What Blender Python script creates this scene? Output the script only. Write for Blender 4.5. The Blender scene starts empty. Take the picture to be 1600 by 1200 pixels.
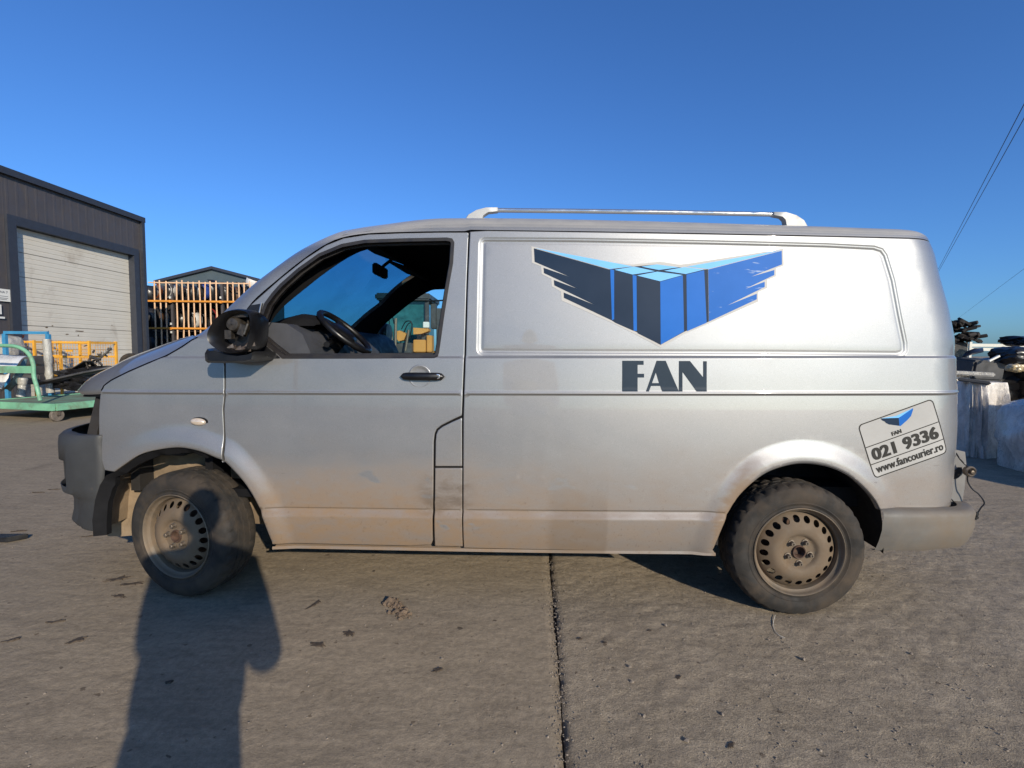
import bpy, bmesh, math, random
import numpy as np
from mathutils import Vector, Matrix
from mathutils.geometry import delaunay_2d_cdt
from math import radians, sin, cos, tan, atan, pi, sqrt

# ------------------------------------------------------------------ camera
F, YH, ROLL, CAMH = 780.0, 550.0, radians(0.5), 1.243
PITCH = atan((600 - YH) / F)
SUN_AZ, SUN_EL = radians(28.8), radians(21.2)      # the sun stands behind the camera, to the right
scene = bpy.context.scene
COL = scene.collection
cr, sr, cp, sp = cos(ROLL), sin(ROLL), cos(PITCH), sin(PITCH)
cam_d = bpy.data.cameras.new('camera')
cam = bpy.data.objects.new('camera', cam_d)
COL.objects.link(cam)
cam_d.sensor_width = 36.0
cam_d.lens = 36.0 * F / 1600.0
cam_d.clip_start = 0.02
cam_d.clip_end = 3000
ax = Vector((cr, sr * sp, sr * cp)); ad = Vector((sr, -cr * sp, -cr * cp)); af = Vector((0, cp, -sp))
m = Matrix((ax, -ad, -af)).transposed().to_4x4()
m.translation = Vector((0, 0, CAMH))
cam.matrix_world = m
scene.camera = cam

# ------------------------------------------------------------------ world and sun
world = bpy.data.worlds.new('World')
scene.world = world
world.use_nodes = True
wn = world.node_tree
for n in list(wn.nodes):
    wn.nodes.remove(n)
sky = wn.nodes.new('ShaderNodeTexSky')
sky.sky_type = 'NISHITA'
sky.sun_disc = False
sky.sun_elevation = SUN_EL
sky.sun_rotation = math.pi - SUN_AZ
sky.altitude = 100
sky.air_density = 1.0
sky.dust_density = 1.0
sky.ozone_density = 3.0
bg = wn.nodes.new('ShaderNodeBackground')
bg.inputs['Strength'].default_value = 0.102
wo = wn.nodes.new('ShaderNodeOutputWorld')
tint = wn.nodes.new('ShaderNodeMix'); tint.data_type = 'RGBA'; tint.blend_type = 'MULTIPLY'; tint.inputs[0].default_value = 1.0
tint.inputs[7].default_value = (0.46, 0.82, 1.32, 1)      # the deep blue of a dry winter sky
wn.links.new(sky.outputs[0], tint.inputs[6])
wn.links.new(tint.outputs[2], bg.inputs[0])
wn.links.new(bg.outputs[0], wo.inputs[0])
sun_d = bpy.data.lights.new('sun', 'SUN')
sun_d.energy = 4.5
sun_d.angle = radians(0.5)
sun_d.color = (1.0, 0.88, 0.70)
sun = bpy.data.objects.new('sun', sun_d)
COL.objects.link(sun)
sdir = Vector((-sin(SUN_AZ) * cos(SUN_EL), cos(SUN_AZ) * cos(SUN_EL), -sin(SUN_EL)))
sun.rotation_euler = sdir.to_track_quat('-Z', 'Y').to_euler()
sun.location = (6, -10, 8)
scene.view_settings.view_transform = 'Standard'
scene.view_settings.look = 'None'
scene.view_settings.exposure = 0.28
scene.view_settings.gamma = 1.0
scene.view_settings.use_curve_mapping = False
scene.cycles.max_bounces = 8
scene.cycles.transparent_max_bounces = 12

# ------------------------------------------------------------------ projection helpers
def ray(px, py):
    a = (px - 800) / F; b = (py - 600) / F
    a, b = a * cr + b * sr, -a * sr + b * cr
    return np.array([a, cp - b * sp, -sp - b * cp])
CP = np.array([0, 0, CAMH])
def gnd(px, py, z=0.0):
    d = ray(px, py); return CP + d * ((z - CAMH) / d[2])
def at(px, py, Y):
    d = ray(px, py); return CP + d * (Y / d[1])
def project(P):
    d = np.array(P) - CP
    a = d @ np.array(ax); b = d @ np.array(ad); f = d @ np.array(af)
    return 800 + F * a / f, 600 + F * b / f

YAW = radians(2.4)
MID = (gnd(1240, 962) + gnd(290, 930)) / 2
VU = np.array([cos(YAW), -sin(YAW), 0]); VV = np.array([sin(YAW), cos(YAW), 0])
MID = MID - .045 * VV
VO = MID - 1.5 * VU
VW = 1.904
def loc(px, py, v=0.0):
    d = ray(px, py); t = (np.dot(MID - CP, VV) + v) / np.dot(d, VV)
    P = CP + d * t
    return float(np.dot(P - VO, VU)), float(P[2])

# ------------------------------------------------------------------ materials
def new_mat(name):
    mt = bpy.data.materials.new(name); mt.use_nodes = True
    nt = mt.node_tree; b = nt.nodes['Principled BSDF']
    return mt, nt, b
def N(nt, t, **kw):
    n = nt.nodes.new(t)
    for k, v in kw.items():
        if k.startswith('i_'):
            n.inputs[k[2:].replace('_', ' ')].default_value = v
        else:
            setattr(n, k, v)
    return n
def L(nt, a, b): nt.links.new(a, b)
def noise(nt, vec, scale, detail=4, rough=0.55, dist=0.0, stretch=None):
    n = N(nt, 'ShaderNodeTexNoise'); n.inputs['Scale'].default_value = scale
    n.inputs['Detail'].default_value = detail; n.inputs['Roughness'].default_value = rough
    n.inputs['Distortion'].default_value = dist
    if stretch:
        mp = N(nt, 'ShaderNodeMapping'); mp.inputs['Scale'].default_value = stretch[:3]
        if len(stretch) > 3: mp.inputs['Rotation'].default_value = (0, 0, stretch[3])
        L(nt, vec, mp.inputs[0]); vec = mp.outputs[0]
    L(nt, vec, n.inputs['Vector'])
    return n.outputs['Fac']
def ramp(nt, fac, stops):
    r = N(nt, 'ShaderNodeValToRGB')
    e = r.color_ramp.elements
    while len(e) < len(stops): e.new(0.5)
    for el, (p, c) in zip(e, stops):
        el.position = p
        el.color = (c, c, c, 1) if not isinstance(c, (tuple, list)) else (*c[:3], 1)
    L(nt, fac, r.inputs[0]); return r.outputs[0]
def math_n(nt, op, a, b=None, clamp=False):
    n = N(nt, 'ShaderNodeMath', operation=op); n.use_clamp = clamp
    for i, x in enumerate((a, b)):
        if x is None: continue
        if isinstance(x, (int, float)): n.inputs[i].default_value = x
        else: L(nt, x, n.inputs[i])
    return n.outputs[0]
def smooth(nt, x, lo, hi, o0=0.0, o1=1.0):
    n = N(nt, 'ShaderNodeMapRange', interpolation_type='SMOOTHSTEP')
    L(nt, x, n.inputs[0])
    for i, v in enumerate((lo, hi, o0, o1)): n.inputs[i + 1].default_value = v
    return n.outputs[0]
def mixc(nt, fac, a, b, mode='MIX'):
    n = N(nt, 'ShaderNodeMix', data_type='RGBA', blend_type=mode)
    if isinstance(fac, (int, float)): n.inputs[0].default_value = fac
    else: L(nt, fac, n.inputs[0])
    for i, x in ((6, a), (7, b)):
        if isinstance(x, (tuple, list)): n.inputs[i].default_value = (*x[:3], 1)
        else: L(nt, x, n.inputs[i])
    return n.outputs[2]
def mixf(nt, fac, a, b):
    n = N(nt, 'ShaderNodeMix', data_type='FLOAT')
    L(nt, fac, n.inputs[0])
    for i, x in ((2, a), (3, b)):
        if isinstance(x, (int, float)): n.inputs[i].default_value = x
        else: L(nt, x, n.inputs[i])
    return n.outputs[0]
def objvec(nt):
    return N(nt, 'ShaderNodeTexCoord').outputs['Object']
def bump(nt, h, strength, dist, b):
    n = N(nt, 'ShaderNodeBump'); n.inputs['Strength'].default_value = strength
    n.inputs['Distance'].default_value = dist
    L(nt, h, n.inputs['Height']); L(nt, n.outputs[0], b.inputs['Normal'])

def plain(name, col, rough=0.6, metal=0.0, var=0.25, scale=8.0, bmp=0.0, bscale=60.0, dirt=None, dirt_amt=0.5, coat=0.0, stretch=None, spec=0.5):
    mt, nt, b = new_mat(name); v = objvec(nt)
    n1 = noise(nt, v, scale, 6, 0.6, 0.3, stretch)
    c = mixc(nt, ramp(nt, n1, [(0.3, 0.0), (0.7, 1.0)]), tuple(x * (1 - var) for x in col), tuple(min(1, x * (1 + var)) for x in col))
    r = ramp(nt, noise(nt, v, scale * 2.3, 4), [(0.3, max(0, rough - 0.12)), (0.7, min(1, rough + 0.12))])
    if dirt:
        f = ramp(nt, noise(nt, v, scale * 0.7, 8, 0.65, 0.6), [(0.62 - 0.35 * dirt_amt, 0.0), (0.85 - 0.2 * dirt_amt, 1.0)])
        c = mixc(nt, f, c, dirt)
        r = mixf(nt, f, r, 0.9)
    L(nt, c, b.inputs['Base Color']); L(nt, r, b.inputs['Roughness'])
    b.inputs['Metallic'].default_value = metal
    b.inputs['Coat Weight'].default_value = coat
    b.inputs['Specular IOR Level'].default_value = spec
    if bmp: bump(nt, noise(nt, v, bscale, 5, 0.6), 0.6, bmp, b)
    return mt

DIRT = (0.22, 0.155, 0.095)
def paint_mat():
    mt, nt, b = new_mat('silver_paint'); v = objvec(nt)
    s = N(nt, 'ShaderNodeSeparateXYZ'); L(nt, v, s.inputs[0]); u, d, w = s.outputs
    nz = noise(nt, v, 2.2, 6, 0.6, 0.4, (1, 1, 1.6))
    nf = noise(nt, v, 14, 6, 0.65, 0.3, (0.6, 1, 1.3))
    # height of the road film: high behind the front wheel, low towards the tail
    hgt = math_n(nt, 'ADD', w, math_n(nt, 'MULTIPLY', math_n(nt, 'SUBTRACT', nz, 0.5), 0.42))
    film = smooth(nt, hgt, 0.88, 0.42)
    film = math_n(nt, 'MULTIPLY', film, smooth(nt, u, 1.0, 2.7, 0.95, 0.55))
    film = math_n(nt, 'MULTIPLY', film, smooth(nt, u, -0.1, 0.55, 0.42, 1.0))
    low = math_n(nt, 'MULTIPLY', smooth(nt, hgt, 0.55, 0.34), 0.9)
    film = math_n(nt, 'MAXIMUM', film, math_n(nt, 'MULTIPLY', low, smooth(nt, u, 1.9, 2.3, 1.0, 0.62)))
    film = math_n(nt, 'MULTIPLY', film, ramp(nt, nf, [(0.25, 0.55), (0.6, 1.0)]))
    # splash in front of the rear arch
    du = math_n(nt, 'ABSOLUTE', math_n(nt, 'SUBTRACT', u, math_n(nt, 'ADD', 2.645, math_n(nt, 'MULTIPLY', math_n(nt, 'MAXIMUM', math_n(nt, 'SUBTRACT', w, 0.42), 0), 0.42))))
    spl = math_n(nt, 'MULTIPLY', smooth(nt, math_n(nt, 'ADD', du, math_n(nt, 'MULTIPLY', math_n(nt, 'SUBTRACT', nf, 0.5), 0.14)), 0.10, 0.02), smooth(nt, hgt, 0.78, 0.60))
    film = math_n(nt, 'MAXIMUM', film, math_n(nt, 'MULTIPLY', spl, 0.85))
    # damp brown stain on the side, with its own edges
    ue = math_n(nt, 'ADD', u, math_n(nt, 'MULTIPLY', math_n(nt, 'SUBTRACT', nf, 0.5), 0.05))
    st = math_n(nt, 'MULTIPLY', smooth(nt, ue, 1.80, 1.86), smooth(nt, ue, 2.115, 2.095))
    st = math_n(nt, 'MULTIPLY', st, smooth(nt, hgt, 0.74, 0.36))
    # scuffs
    sc = ramp(nt, noise(nt, v, 9, 5, 0.7, 0.2, (0.35, 1, 2.2)), [(0.70, 0.0), (0.735, 1.0)])
    sc = math_n(nt, 'MULTIPLY', math_n(nt, 'MULTIPLY', sc, smooth(nt, w, 0.85, 0.6)), 0.55)
    rub = ramp(nt, noise(nt, v, 3.1, 5, 0.7, 0.8, (1.2, 1, 1)), [(0.60, 0.0), (0.70, 1.0)])
    near = math_n(nt, 'MULTIPLY', smooth(nt, math_n(nt, 'ABSOLUTE', math_n(nt, 'SUBTRACT', u, 1.33)), 0.17, 0.06), smooth(nt, math_n(nt, 'ABSOLUTE', math_n(nt, 'SUBTRACT', w, 0.55)), 0.14, 0.03))
    rub = math_n(nt, 'MULTIPLY', math_n(nt, 'MULTIPLY', near, ramp(nt, nf, [(0.40, 0.0), (0.58, 1.0)])), 0.6)
    wipe = math_n(nt, 'MULTIPLY', ramp(nt, noise(nt, v, 5.5, 3, 0.5, 0.3, (0.8, 1, 1.6)), [(0.66, 0.0), (0.70, 1.0)]), 0.8)
    film = math_n(nt, 'MULTIPLY', film, math_n(nt, 'SUBTRACT', 1.0, wipe))
    dust_and_lift = math_n(nt, 'MULTIPLY', ramp(nt, noise(nt, v, 5, 8, 0.7, 0.2, (0.5, 1, 1)), [(0.3, 0.0), (0.8, 0.16)]), smooth(nt, w, 1.9, 1.0, 0.5, 1.0))
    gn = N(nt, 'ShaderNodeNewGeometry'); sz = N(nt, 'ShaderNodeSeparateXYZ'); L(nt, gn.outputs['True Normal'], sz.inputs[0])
    roof_lift = math_n(nt, 'MULTIPLY', smooth(nt, math_n(nt, 'ABSOLUTE', sz.outputs[2]), 0.25, 0.8), smooth(nt, w, 1.72, 1.80))   # roof painted paler, standing in for bright haze reflected there
    dust_and_lift = math_n(nt, 'MAXIMUM', dust_and_lift, math_n(nt, 'MULTIPLY', roof_lift, ramp(nt, nf, [(0.2, 0.45), (0.7, 0.7)])))
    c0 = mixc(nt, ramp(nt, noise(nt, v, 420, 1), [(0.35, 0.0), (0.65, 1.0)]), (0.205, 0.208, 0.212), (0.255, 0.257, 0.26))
    c = mixc(nt, dust_and_lift, c0, (0.40, 0.375, 0.335))
    c = mixc(nt, film, c, mixc(nt, nf, (0.160, 0.102, 0.056), (0.215, 0.145, 0.086)))
    c = mixc(nt, math_n(nt, 'MULTIPLY', st, 0.42), c, (0.12, 0.085, 0.055))
    dk = math_n(nt, 'MAXIMUM', sc, rub)
    c = mixc(nt, dk, c, (0.085, 0.065, 0.05))
    spk = math_n(nt, 'MULTIPLY', math_n(nt, 'MULTIPLY', ramp(nt, noise(nt, v, 75, 3, 0.6, 0.2, (1, 1, .7)), [(0.62, 0.0), (0.70, 1.0)]), smooth(nt, hgt, 0.80, 0.40)), 0.35)
    c = mixc(nt, spk, c, (0.10, 0.066, 0.04))
    allf = math_n(nt, 'MAXIMUM', math_n(nt, 'MAXIMUM', film, dk), math_n(nt, 'MULTIPLY', st, 0.7))
    allf = math_n(nt, 'MAXIMUM', allf, dust_and_lift)
    L(nt, c, b.inputs['Base Color'])
    L(nt, mixf(nt, allf, 0.62, 0.0), b.inputs['Metallic'])
    L(nt, mixf(nt, allf, 0.47, 0.85), b.inputs['Roughness'])
    L(nt, mixf(nt, allf, 1.0, 0.15), b.inputs['Coat Weight'])
    b.inputs['Coat IOR'].default_value = 1.6
    b.inputs['Coat Roughness'].default_value = 0.03
    dents = ramp(nt, noise(nt, v, 7.5, 1, 0.4), [(0.70, 0.0), (0.80, 0.10)])
    hb = math_n(nt, 'ADD', noise(nt, v, 1.7, 2), math_n(nt, 'ADD', dents, math_n(nt, 'MULTIPLY', noise(nt, v, 6, 2), 0.10)))
    bump(nt, hb, 0.10, 0.02, b)
    return mt

M = {}
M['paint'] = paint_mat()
M['black_plastic'] = plain('black_plastic', (0.005, 0.005, 0.006), 0.38, var=0.3)
M['grey_plastic'] = plain('grey_plastic', (0.034, 0.035, 0.036), 0.6, var=0.18, scale=5, bmp=0.0006, bscale=300, dirt=DIRT, dirt_amt=0.12)
M['trim_black'] = plain('trim_black', (0.006, 0.006, 0.007), 0.8, var=0.3, spec=0.2)
M['headlining'] = plain('headlining', (0.010, 0.010, 0.011), 0.95, var=0.2, spec=0.05)
M['dash'] = plain('dash_plastic', (0.045, 0.047, 0.055), 0.6, var=0.15, bmp=0.0004, bscale=400)
M['rubber_seal'] = plain('rubber_seal', (0.012, 0.010, 0.010), 0.5, var=0.3)
M['tyre'] = plain('tyre_rubber', (0.016, 0.014, 0.012), 0.85, var=0.45, scale=9, bmp=0.001, bscale=120, dirt=(0.060, 0.043, 0.028), dirt_amt=0.55)
M['steel'] = plain('wheel_steel', (0.115, 0.097, 0.074), 0.5, metal=0.35, var=0.25, scale=9, dirt=(0.20, 0.145, 0.095), dirt_amt=0.75)
M['steel_dirty'] = plain('wheel_dirty', (0.122, 0.094, 0.065), 0.7, metal=0.1, var=0.3, scale=12, dirt=(0.13, 0.09, 0.055), dirt_amt=0.95)
M['rust'] = plain('rust', (0.06, 0.032, 0.02), 0.8, var=0.5, scale=60)
M['bolt'] = plain('bolt_steel', (0.16, 0.13, 0.10), 0.6, metal=0.6, var=0.4, scale=80)
M['liner_dirt'] = plain('liner_dirt', (0.21, 0.155, 0.10), 0.95, var=0.35, scale=7, bmp=0.004, bscale=22, dirt=(0.10, 0.07, 0.045), dirt_amt=0.45)
M['liner'] = plain('liner_black', (0.014, 0.012, 0.011), 0.9, var=0.3)
M['chrome'] = plain('rail_chrome', (0.60, 0.60, 0.60), 0.18, metal=0.85, var=0.05)
M['rail_grey'] = plain('rail_grey', (0.40, 0.40, 0.39), 0.5, metal=0.1, var=0.1, dirt=DIRT, dirt_amt=0.05)
M['gold'] = plain('signal_lens', (0.62, 0.52, 0.42), 0.2, metal=0.4, var=0.2)
M['grey_light'] = plain('lamp_recess_metal', (0.15, 0.145, 0.14), 0.6, metal=0.1, var=0.15, dirt=DIRT, dirt_amt=0.3)
def decal(name, col, rough=0.5, scr=0.0):
    mt, nt, b = new_mat(name); v = objvec(nt)
    c = mixc(nt, ramp(nt, noise(nt, v, 6, 5), [(0.3, 0.0), (0.75, 1.0)]), col, tuple(min(1, x * 1.12 + 0.006) for x in col))
    if scr:
        s = ramp(nt, noise(nt, v, 34, 4, 0.6, 0.1, (0.22, 1, 1.5, 0)), [(0.63, 0.0), (0.68, 1.0)])
        c = mixc(nt, math_n(nt, 'MULTIPLY', s, scr), c, (0.45, 0.52, 0.6))
    L(nt, c, b.inputs['Base Color']); b.inputs['Roughness'].default_value = rough
    b.inputs['Specular IOR Level'].default_value = 0.12
    return mt
M['d_navy'] = decal('film_navy', (0.004, 0.017, 0.042))
M['d_blue'] = decal('film_blue', (0.005, 0.105, 0.40))
M['d_blue2'] = decal('film_blue_worn', (0.005, 0.098, 0.37), scr=0.55)
M['d_light'] = decal('film_light_blue', (0.15, 0.40, 0.68))
M['d_border'] = decal('film_border', (0.40, 0.39, 0.37), 0.5)
M['d_grey'] = decal('film_grey', (0.014, 0.027, 0.043))
M['d_print'] = decal('film_print', (0.028, 0.027, 0.024), 0.5)
M['d_white'] = decal('film_white', (0.33, 0.325, 0.31), 0.5)
def glass_mat(name, tint, rough=0.0, refl=0.08):
    mt, nt, b = new_mat(name); nt.nodes.remove(b)
    t = N(nt, 'ShaderNodeBsdfTransparent'); t.inputs[0].default_value = (*tint, 1)
    g = N(nt, 'ShaderNodeBsdfGlossy'); g.inputs['Roughness'].default_value = rough
    f = N(nt, 'ShaderNodeFresnel'); f.inputs['IOR'].default_value = 1.5
    v = objvec(nt)
    mx = N(nt, 'ShaderNodeMixShader')
    L(nt, math_n(nt, 'MULTIPLY', f.outputs[0], ramp(nt, noise(nt, v, 3, 4), [(0.3, refl), (0.7, min(1, refl * 2.2))])), mx.inputs[0])
    L(nt, t.outputs[0], mx.inputs[1]); L(nt, g.outputs[0], mx.inputs[2])
    L(nt, mx.outputs[0], nt.nodes['Material Output'].inputs[0]); return mt
M['screen_glass'] = glass_mat('screen_glass', (0.10, 0.30, 0.42), 0, 0.15)
M['side_glass'] = glass_mat('side_glass', (0.62, 0.80, 0.84), 0, 0.5)
M['cab_glass'] = plain('cab_glass', (0.020, 0.10, 0.105), 0.08, var=0.5, scale=3)

# ------------------------------------------------------------------ object helpers
def link(name, me, mat=None, parent=None, sharp=35):
    o = bpy.data.objects.new(name, me); COL.objects.link(o)
    if mat and not me.materials: me.materials.append(mat)
    if parent: o.parent = parent
    return o
def empty(name, l=(0, 0, 0), rz=0, parent=None):
    o = bpy.data.objects.new(name, None); COL.objects.link(o)
    o.location = l; o.rotation_euler = (0, 0, rz); o.empty_display_size = 0.2
    if parent: o.parent = parent
    return o
def tag(o, label=None, cat=None, group=None, kind=None):
    if label: o['label'] = label
    if cat: o['category'] = cat
    if group: o['group'] = group
    if kind: o['kind'] = kind
    return o
class MB:
    def __init__(s): s.v = []; s.f = []
    def add(s, vs, fs):
        k = len(s.v); s.v += [tuple(map(float, x)) for x in vs]; s.f += [tuple(i + k for i in f) for f in fs]; return s
    def box(s, c, d, rz=0, mat=None):
        x, y, z = (k / 2 for k in d)
        vs = [Vector((a * x, b * y, e * z)) for a in (-1, 1) for b in (-1, 1) for e in (-1, 1)]
        R = mat or Matrix.Rotation(rz, 3, 'Z')
        vs = [R @ p + Vector(c) for p in vs]
        return s.add(vs, [(0, 1, 3, 2), (4, 6, 7, 5), (0, 4, 5, 1), (2, 3, 7, 6), (0, 2, 6, 4), (1, 5, 7, 3)])
    def bar(s, a, b, w, h=None, up=(0, 0, 1)):
        a, b = Vector(a), Vector(b); d = (b - a); ln = d.length; d.normalize()
        up = Vector(up)
        if abs(d.dot(up)) > 0.95: up = Vector((1, 0, 0))
        x = d.cross(up).normalized(); z = x.cross(d)
        R = Matrix((x, d, z)).transposed()
        return s.box((a + b) / 2, (w, ln, h or w), mat=R)
    def tube(s, pts, r, n=8, cap=True):
        pts = [Vector(p) for p in pts]; rs = r if isinstance(r, (list, tuple)) else [r] * len(pts)
        k0 = len(s.v); prev = None
        for i, p in enumerate(pts):
            d = (pts[min(i + 1, len(pts) - 1)] - pts[max(i - 1, 0)]).normalized()
            if prev is None:
                x = d.orthogonal().normalized()
            else:
                x = (prev - d * prev.dot(d)).normalized()
            prev = x; y = d.cross(x)
            for j in range(n):
                t = 2 * pi * j / n
                s.v.append(tuple(p + (x * cos(t) + y * sin(t)) * rs[i]))
        for i in range(len(pts) - 1):
            for j in range(n):
                a = k0 + i * n + j; b = k0 + i * n + (j + 1) % n
                s.f.append((a, b, b + n, a + n))
        if cap:
            s.f.append(tuple(k0 + j for j in reversed(range(n))))
            s.f.append(tuple(k0 + (len(pts) - 1) * n + j for j in range(n)))
        return s
    def revolve(s, prof, n=48, axis='y', c=(0, 0, 0), closed=False):
        k0 = len(s.v); c = Vector(c)
        for (r, y) in prof:
            for j in range(n):
                t = 2 * pi * j / n
                p = Vector((r * cos(t), y, r * sin(t))) if axis == 'y' else Vector((r * cos(t), r * sin(t), y))
                s.v.append(tuple(p + c))
        for i in range(len(prof) - 1):
            for j in range(n):
                a = k0 + i * n + j; b = k0 + i * n + (j + 1) % n
                s.f.append((a, a + n, b + n, b) if axis == 'y' else (a, b, b + n, a + n))
        return s
    def grid(s, rows):
        k0 = len(s.v); nr, nc = len(rows), len(rows[0])
        for r in rows: s.v += [tuple(map(float, p)) for p in r]
        for i in range(nr - 1):
            for j in range(nc - 1):
                a = k0 + i * nc + j
                s.f.append((a, a + 1, a + nc + 1, a + nc))
        return s
    def prism(s, poly, fa, fb):
        """poly of 2-D points, fa / fb map a 2-D point to its front / back position"""
        n = len(poly); k0 = len(s.v)
        s.v += [tuple(map(float, fa(*p))) for p in poly] + [tuple(map(float, fb(*p))) for p in poly]
        s.f.append(tuple(k0 + i for i in range(n))); s.f.append(tuple(k0 + n + i for i in reversed(range(n))))
        for i in range(n):
            j = (i + 1) % n
            s.f.append((k0 + j, k0 + i, k0 + n + i, k0 + n + j))
        return s
    def build(s, name, mat, parent=None, sm=35, fix=True, bevel=0):
        me = bpy.data.meshes.new(name); me.from_pydata(s.v, [], s.f)
        if fix or bevel:
            b = bmesh.new(); b.from_mesh(me)
            if bevel:
                bmesh.ops.bevel(b, geom=list(b.edges), offset=bevel, segments=2, affect='EDGES', clamp_overlap=True)
            bmesh.ops.recalc_face_normals(b, faces=b.faces); b.to_mesh(me); b.free()
        if sm:
            me.shade_smooth(); me.set_sharp_from_angle(angle=radians(sm))
        return link(name, me, mat, parent)
def rng(seed): return random.Random(seed)
def spline(pts, n=6):
    """Catmull-Rom through points (any dimension)"""
    P = [np.array(p, float) for p in pts]; out = []
    for i in range(len(P) - 1):
        p0, p1, p2, p3 = P[max(i - 1, 0)], P[i], P[i + 1], P[min(i + 2, len(P) - 1)]
        for k in range(n):
            t = k / n
            out.append(0.5 * ((2 * p1) + (-p0 + p2) * t + (2 * p0 - 5 * p1 + 4 * p2 - p3) * t * t + (-p0 + 3 * p1 - 3 * p2 + p3) * t ** 3))
    out.append(P[-1]); return out
# ------------------------------------------------------------------ the van's side surface: inset v as a function of (u along, w up)
def lin(a, b, v):
    (u0, w0), (u1, w1) = loc(*a, v), loc(*b, v)
    k = (w1 - w0) / (u1 - u0)
    return lambda u: w0 + k * (u - u0)
wS = lin((425, 853), (1120, 866), .03)
wR = lin((425, 796), (1110, 805), .0)
wC = lin((350, 614), (1495, 617), .035)
wL = lin((440, 559), (1420, 559), .055)
wT = lin((735, 361), (1206, 366), .10)
def sst(x, lo, hi):
    t = np.clip((x - lo) / (hi - lo), 0, 1); return t * t * (3 - 2 * t)
ARCH_F_PX = [(169, 740.5), (186, 729), (212, 713), (240, 705), (275, 701), (307, 706), (335, 716.5), (348, 722), (364, 737), (383, 759), (399, 785), (411, 813), (421, 849)]
ARCH_R_PX = [(1119.5, 866), (1132.5, 826), (1150, 791), (1171, 766.5), (1202.5, 743), (1237.5, 731), (1269, 728), (1304, 733.5), (1335.5, 747), (1360, 766.5), (1377.5, 786), (1387, 803)]
arch_f = np.array(spline([loc(x, y, -.010) for x, y in ARCH_F_PX], 6))
arch_r = np.array(spline([loc(x, y, -.012) for x, y in ARCH_R_PX], 6))
def dist_poly(u, w, P):
    u = np.atleast_1d(u).ravel(); w = np.atleast_1d(w).ravel()
    out = np.full(u.shape, 9.0)
    for (a, b) in zip(P[:-1], P[1:]):
        d = b - a; L2 = d @ d + 1e-12
        t = np.clip(((u - a[0]) * d[0] + (w - a[1]) * d[1]) / L2, 0, 1)
        out = np.minimum(out, np.hypot(u - a[0] - t * d[0], w - a[1] - t * d[1]))
    return out
def inside(u, w, P):
    r = np.zeros(u.shape, bool); n = len(P)
    for i in range(n):
        (x0, y0), (x1, y1) = P[i], P[(i + 1) % n]
        if y0 == y1: continue
        c = ((y0 > w) != (y1 > w)) & (u < (x1 - x0) * (w - y0) / (y1 - y0) + x0)
        r ^= c
    return r
RR = 0.22                                        # radius of the rear corner in plan
REAR_PX = [(1447, 370), (1458, 395), (1470, 432), (1482, 480), (1490, 530), (1495, 590), (1496, 620), (1495, 660), (1491, 705), (1486, 750), (1480, 796)]
_rw = []
for x, y in REAR_PX:
    uu, ww = loc(x, y, .12 + .30 * RR + (.05 if y < 400 else .03 if y < 550 else 0)); _rw.append((ww, uu - .74 * RR))
_rw.sort(); _rw = np.array(_rw)
def rear0(w): return np.interp(w, _rw[:, 0], _rw[:, 1])
GR_PX = [(756, 371), (900, 371.5), (1100, 374), (1300, 377), (1378, 380), (1392, 384), (1399, 394), (1410, 435), (1422, 490), (1430, 535), (1430, 549), (1424, 557), (1412, 560), (1200, 558), (900, 557), (755, 556), (748, 553), (745, 546), (746, 480), (748, 380), (750, 374)]
groove = np.array([loc(x, y, .085 if y < 450 else .07) for x, y in GR_PX])
def sdf_groove(u, w):
    d = dist_poly(u, w, np.vstack([groove, groove[:1]]))
    return np.where(inside(u, w, groove), d, -d)
FLARE_ON = True
def I(u, w):
    u = np.asarray(u, float); w = np.asarray(w, float); sh = np.broadcast(u, w).shape
    u = np.broadcast_to(u, sh).ravel(); w = np.broadcast_to(w, sh).ravel()
    s, r, c, l = wS(u), wR(u), wC(u), wL(u)
    v = .032 * np.clip((r - w) / (r - s), 0, 1.3) ** 2
    v += .015 * sst(w, r - .036, r + .004)
    v -= .006 * sst(w, r + .004, r + .012)
    x = np.clip(w - r - .01, 0, None); x = np.minimum(x, c - r - .01)
    v += .058 * x * x
    v -= .009 * sst(w, c - .008, c + .003)
    v += .005 * sst(w, c + .003, c + .016)
    x = np.clip(w - c, 0, None); x = np.minimum(x, l - c); v += .06 * x
    v += .011 * sst(w, l - .004, l + .010)
    x = np.clip(w - l, 0, None); v += .050 * x + .020 * x * x
    v += .014 * np.clip(u - 1.3, 0, None) ** 2 + .012 * np.clip(.6 - u, 0, None) ** 2
    v += .42 * np.clip(-.16 - u, 0, None) ** 2
    q = np.clip((u - rear0(w)) / RR, 0, .9995)
    v += RR * (1 - np.sqrt(1 - q * q))
    g = sdf_groove(u, w)
    near = (u > 1.3)
    v += np.where(near, .0025 * sst(g, -.001, .008) + .004 * sst(g, .010, .022) - .0015 * sst(g, .024, .038), 0)
    if FLARE_ON:
        for A in (arch_f, arch_r):
            d = dist_poly(u, w, A)
            v -= (.019 if A is arch_r else .006 + .013 * sst(u, -.25, .25)) * (1 - sst(d, .020, .115)) * (1 - .25 * (1 - sst(d, 0, .01)))
    return v.reshape(sh)
def surf(px, py, off=0.0):
    v = .03
    for _ in range(4):
        u, w = loc(px, py, v); v = float(I(u, w)) + off
    return (u, w)
def surfs(pts): return [surf(x, y) for x, y in pts]
def densify(P, step, closed=True):
    out = []; n = len(P)
    for i in range(n if closed else n - 1):
        a = np.array(P[i]); b = np.array(P[(i + 1) % n]); k = max(1, int(np.linalg.norm(b - a) / step))
        for j in range(k): out.append(a + (b - a) * j / k)
    if not closed: out.append(np.array(P[-1]))
    return np.array(out)
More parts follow.
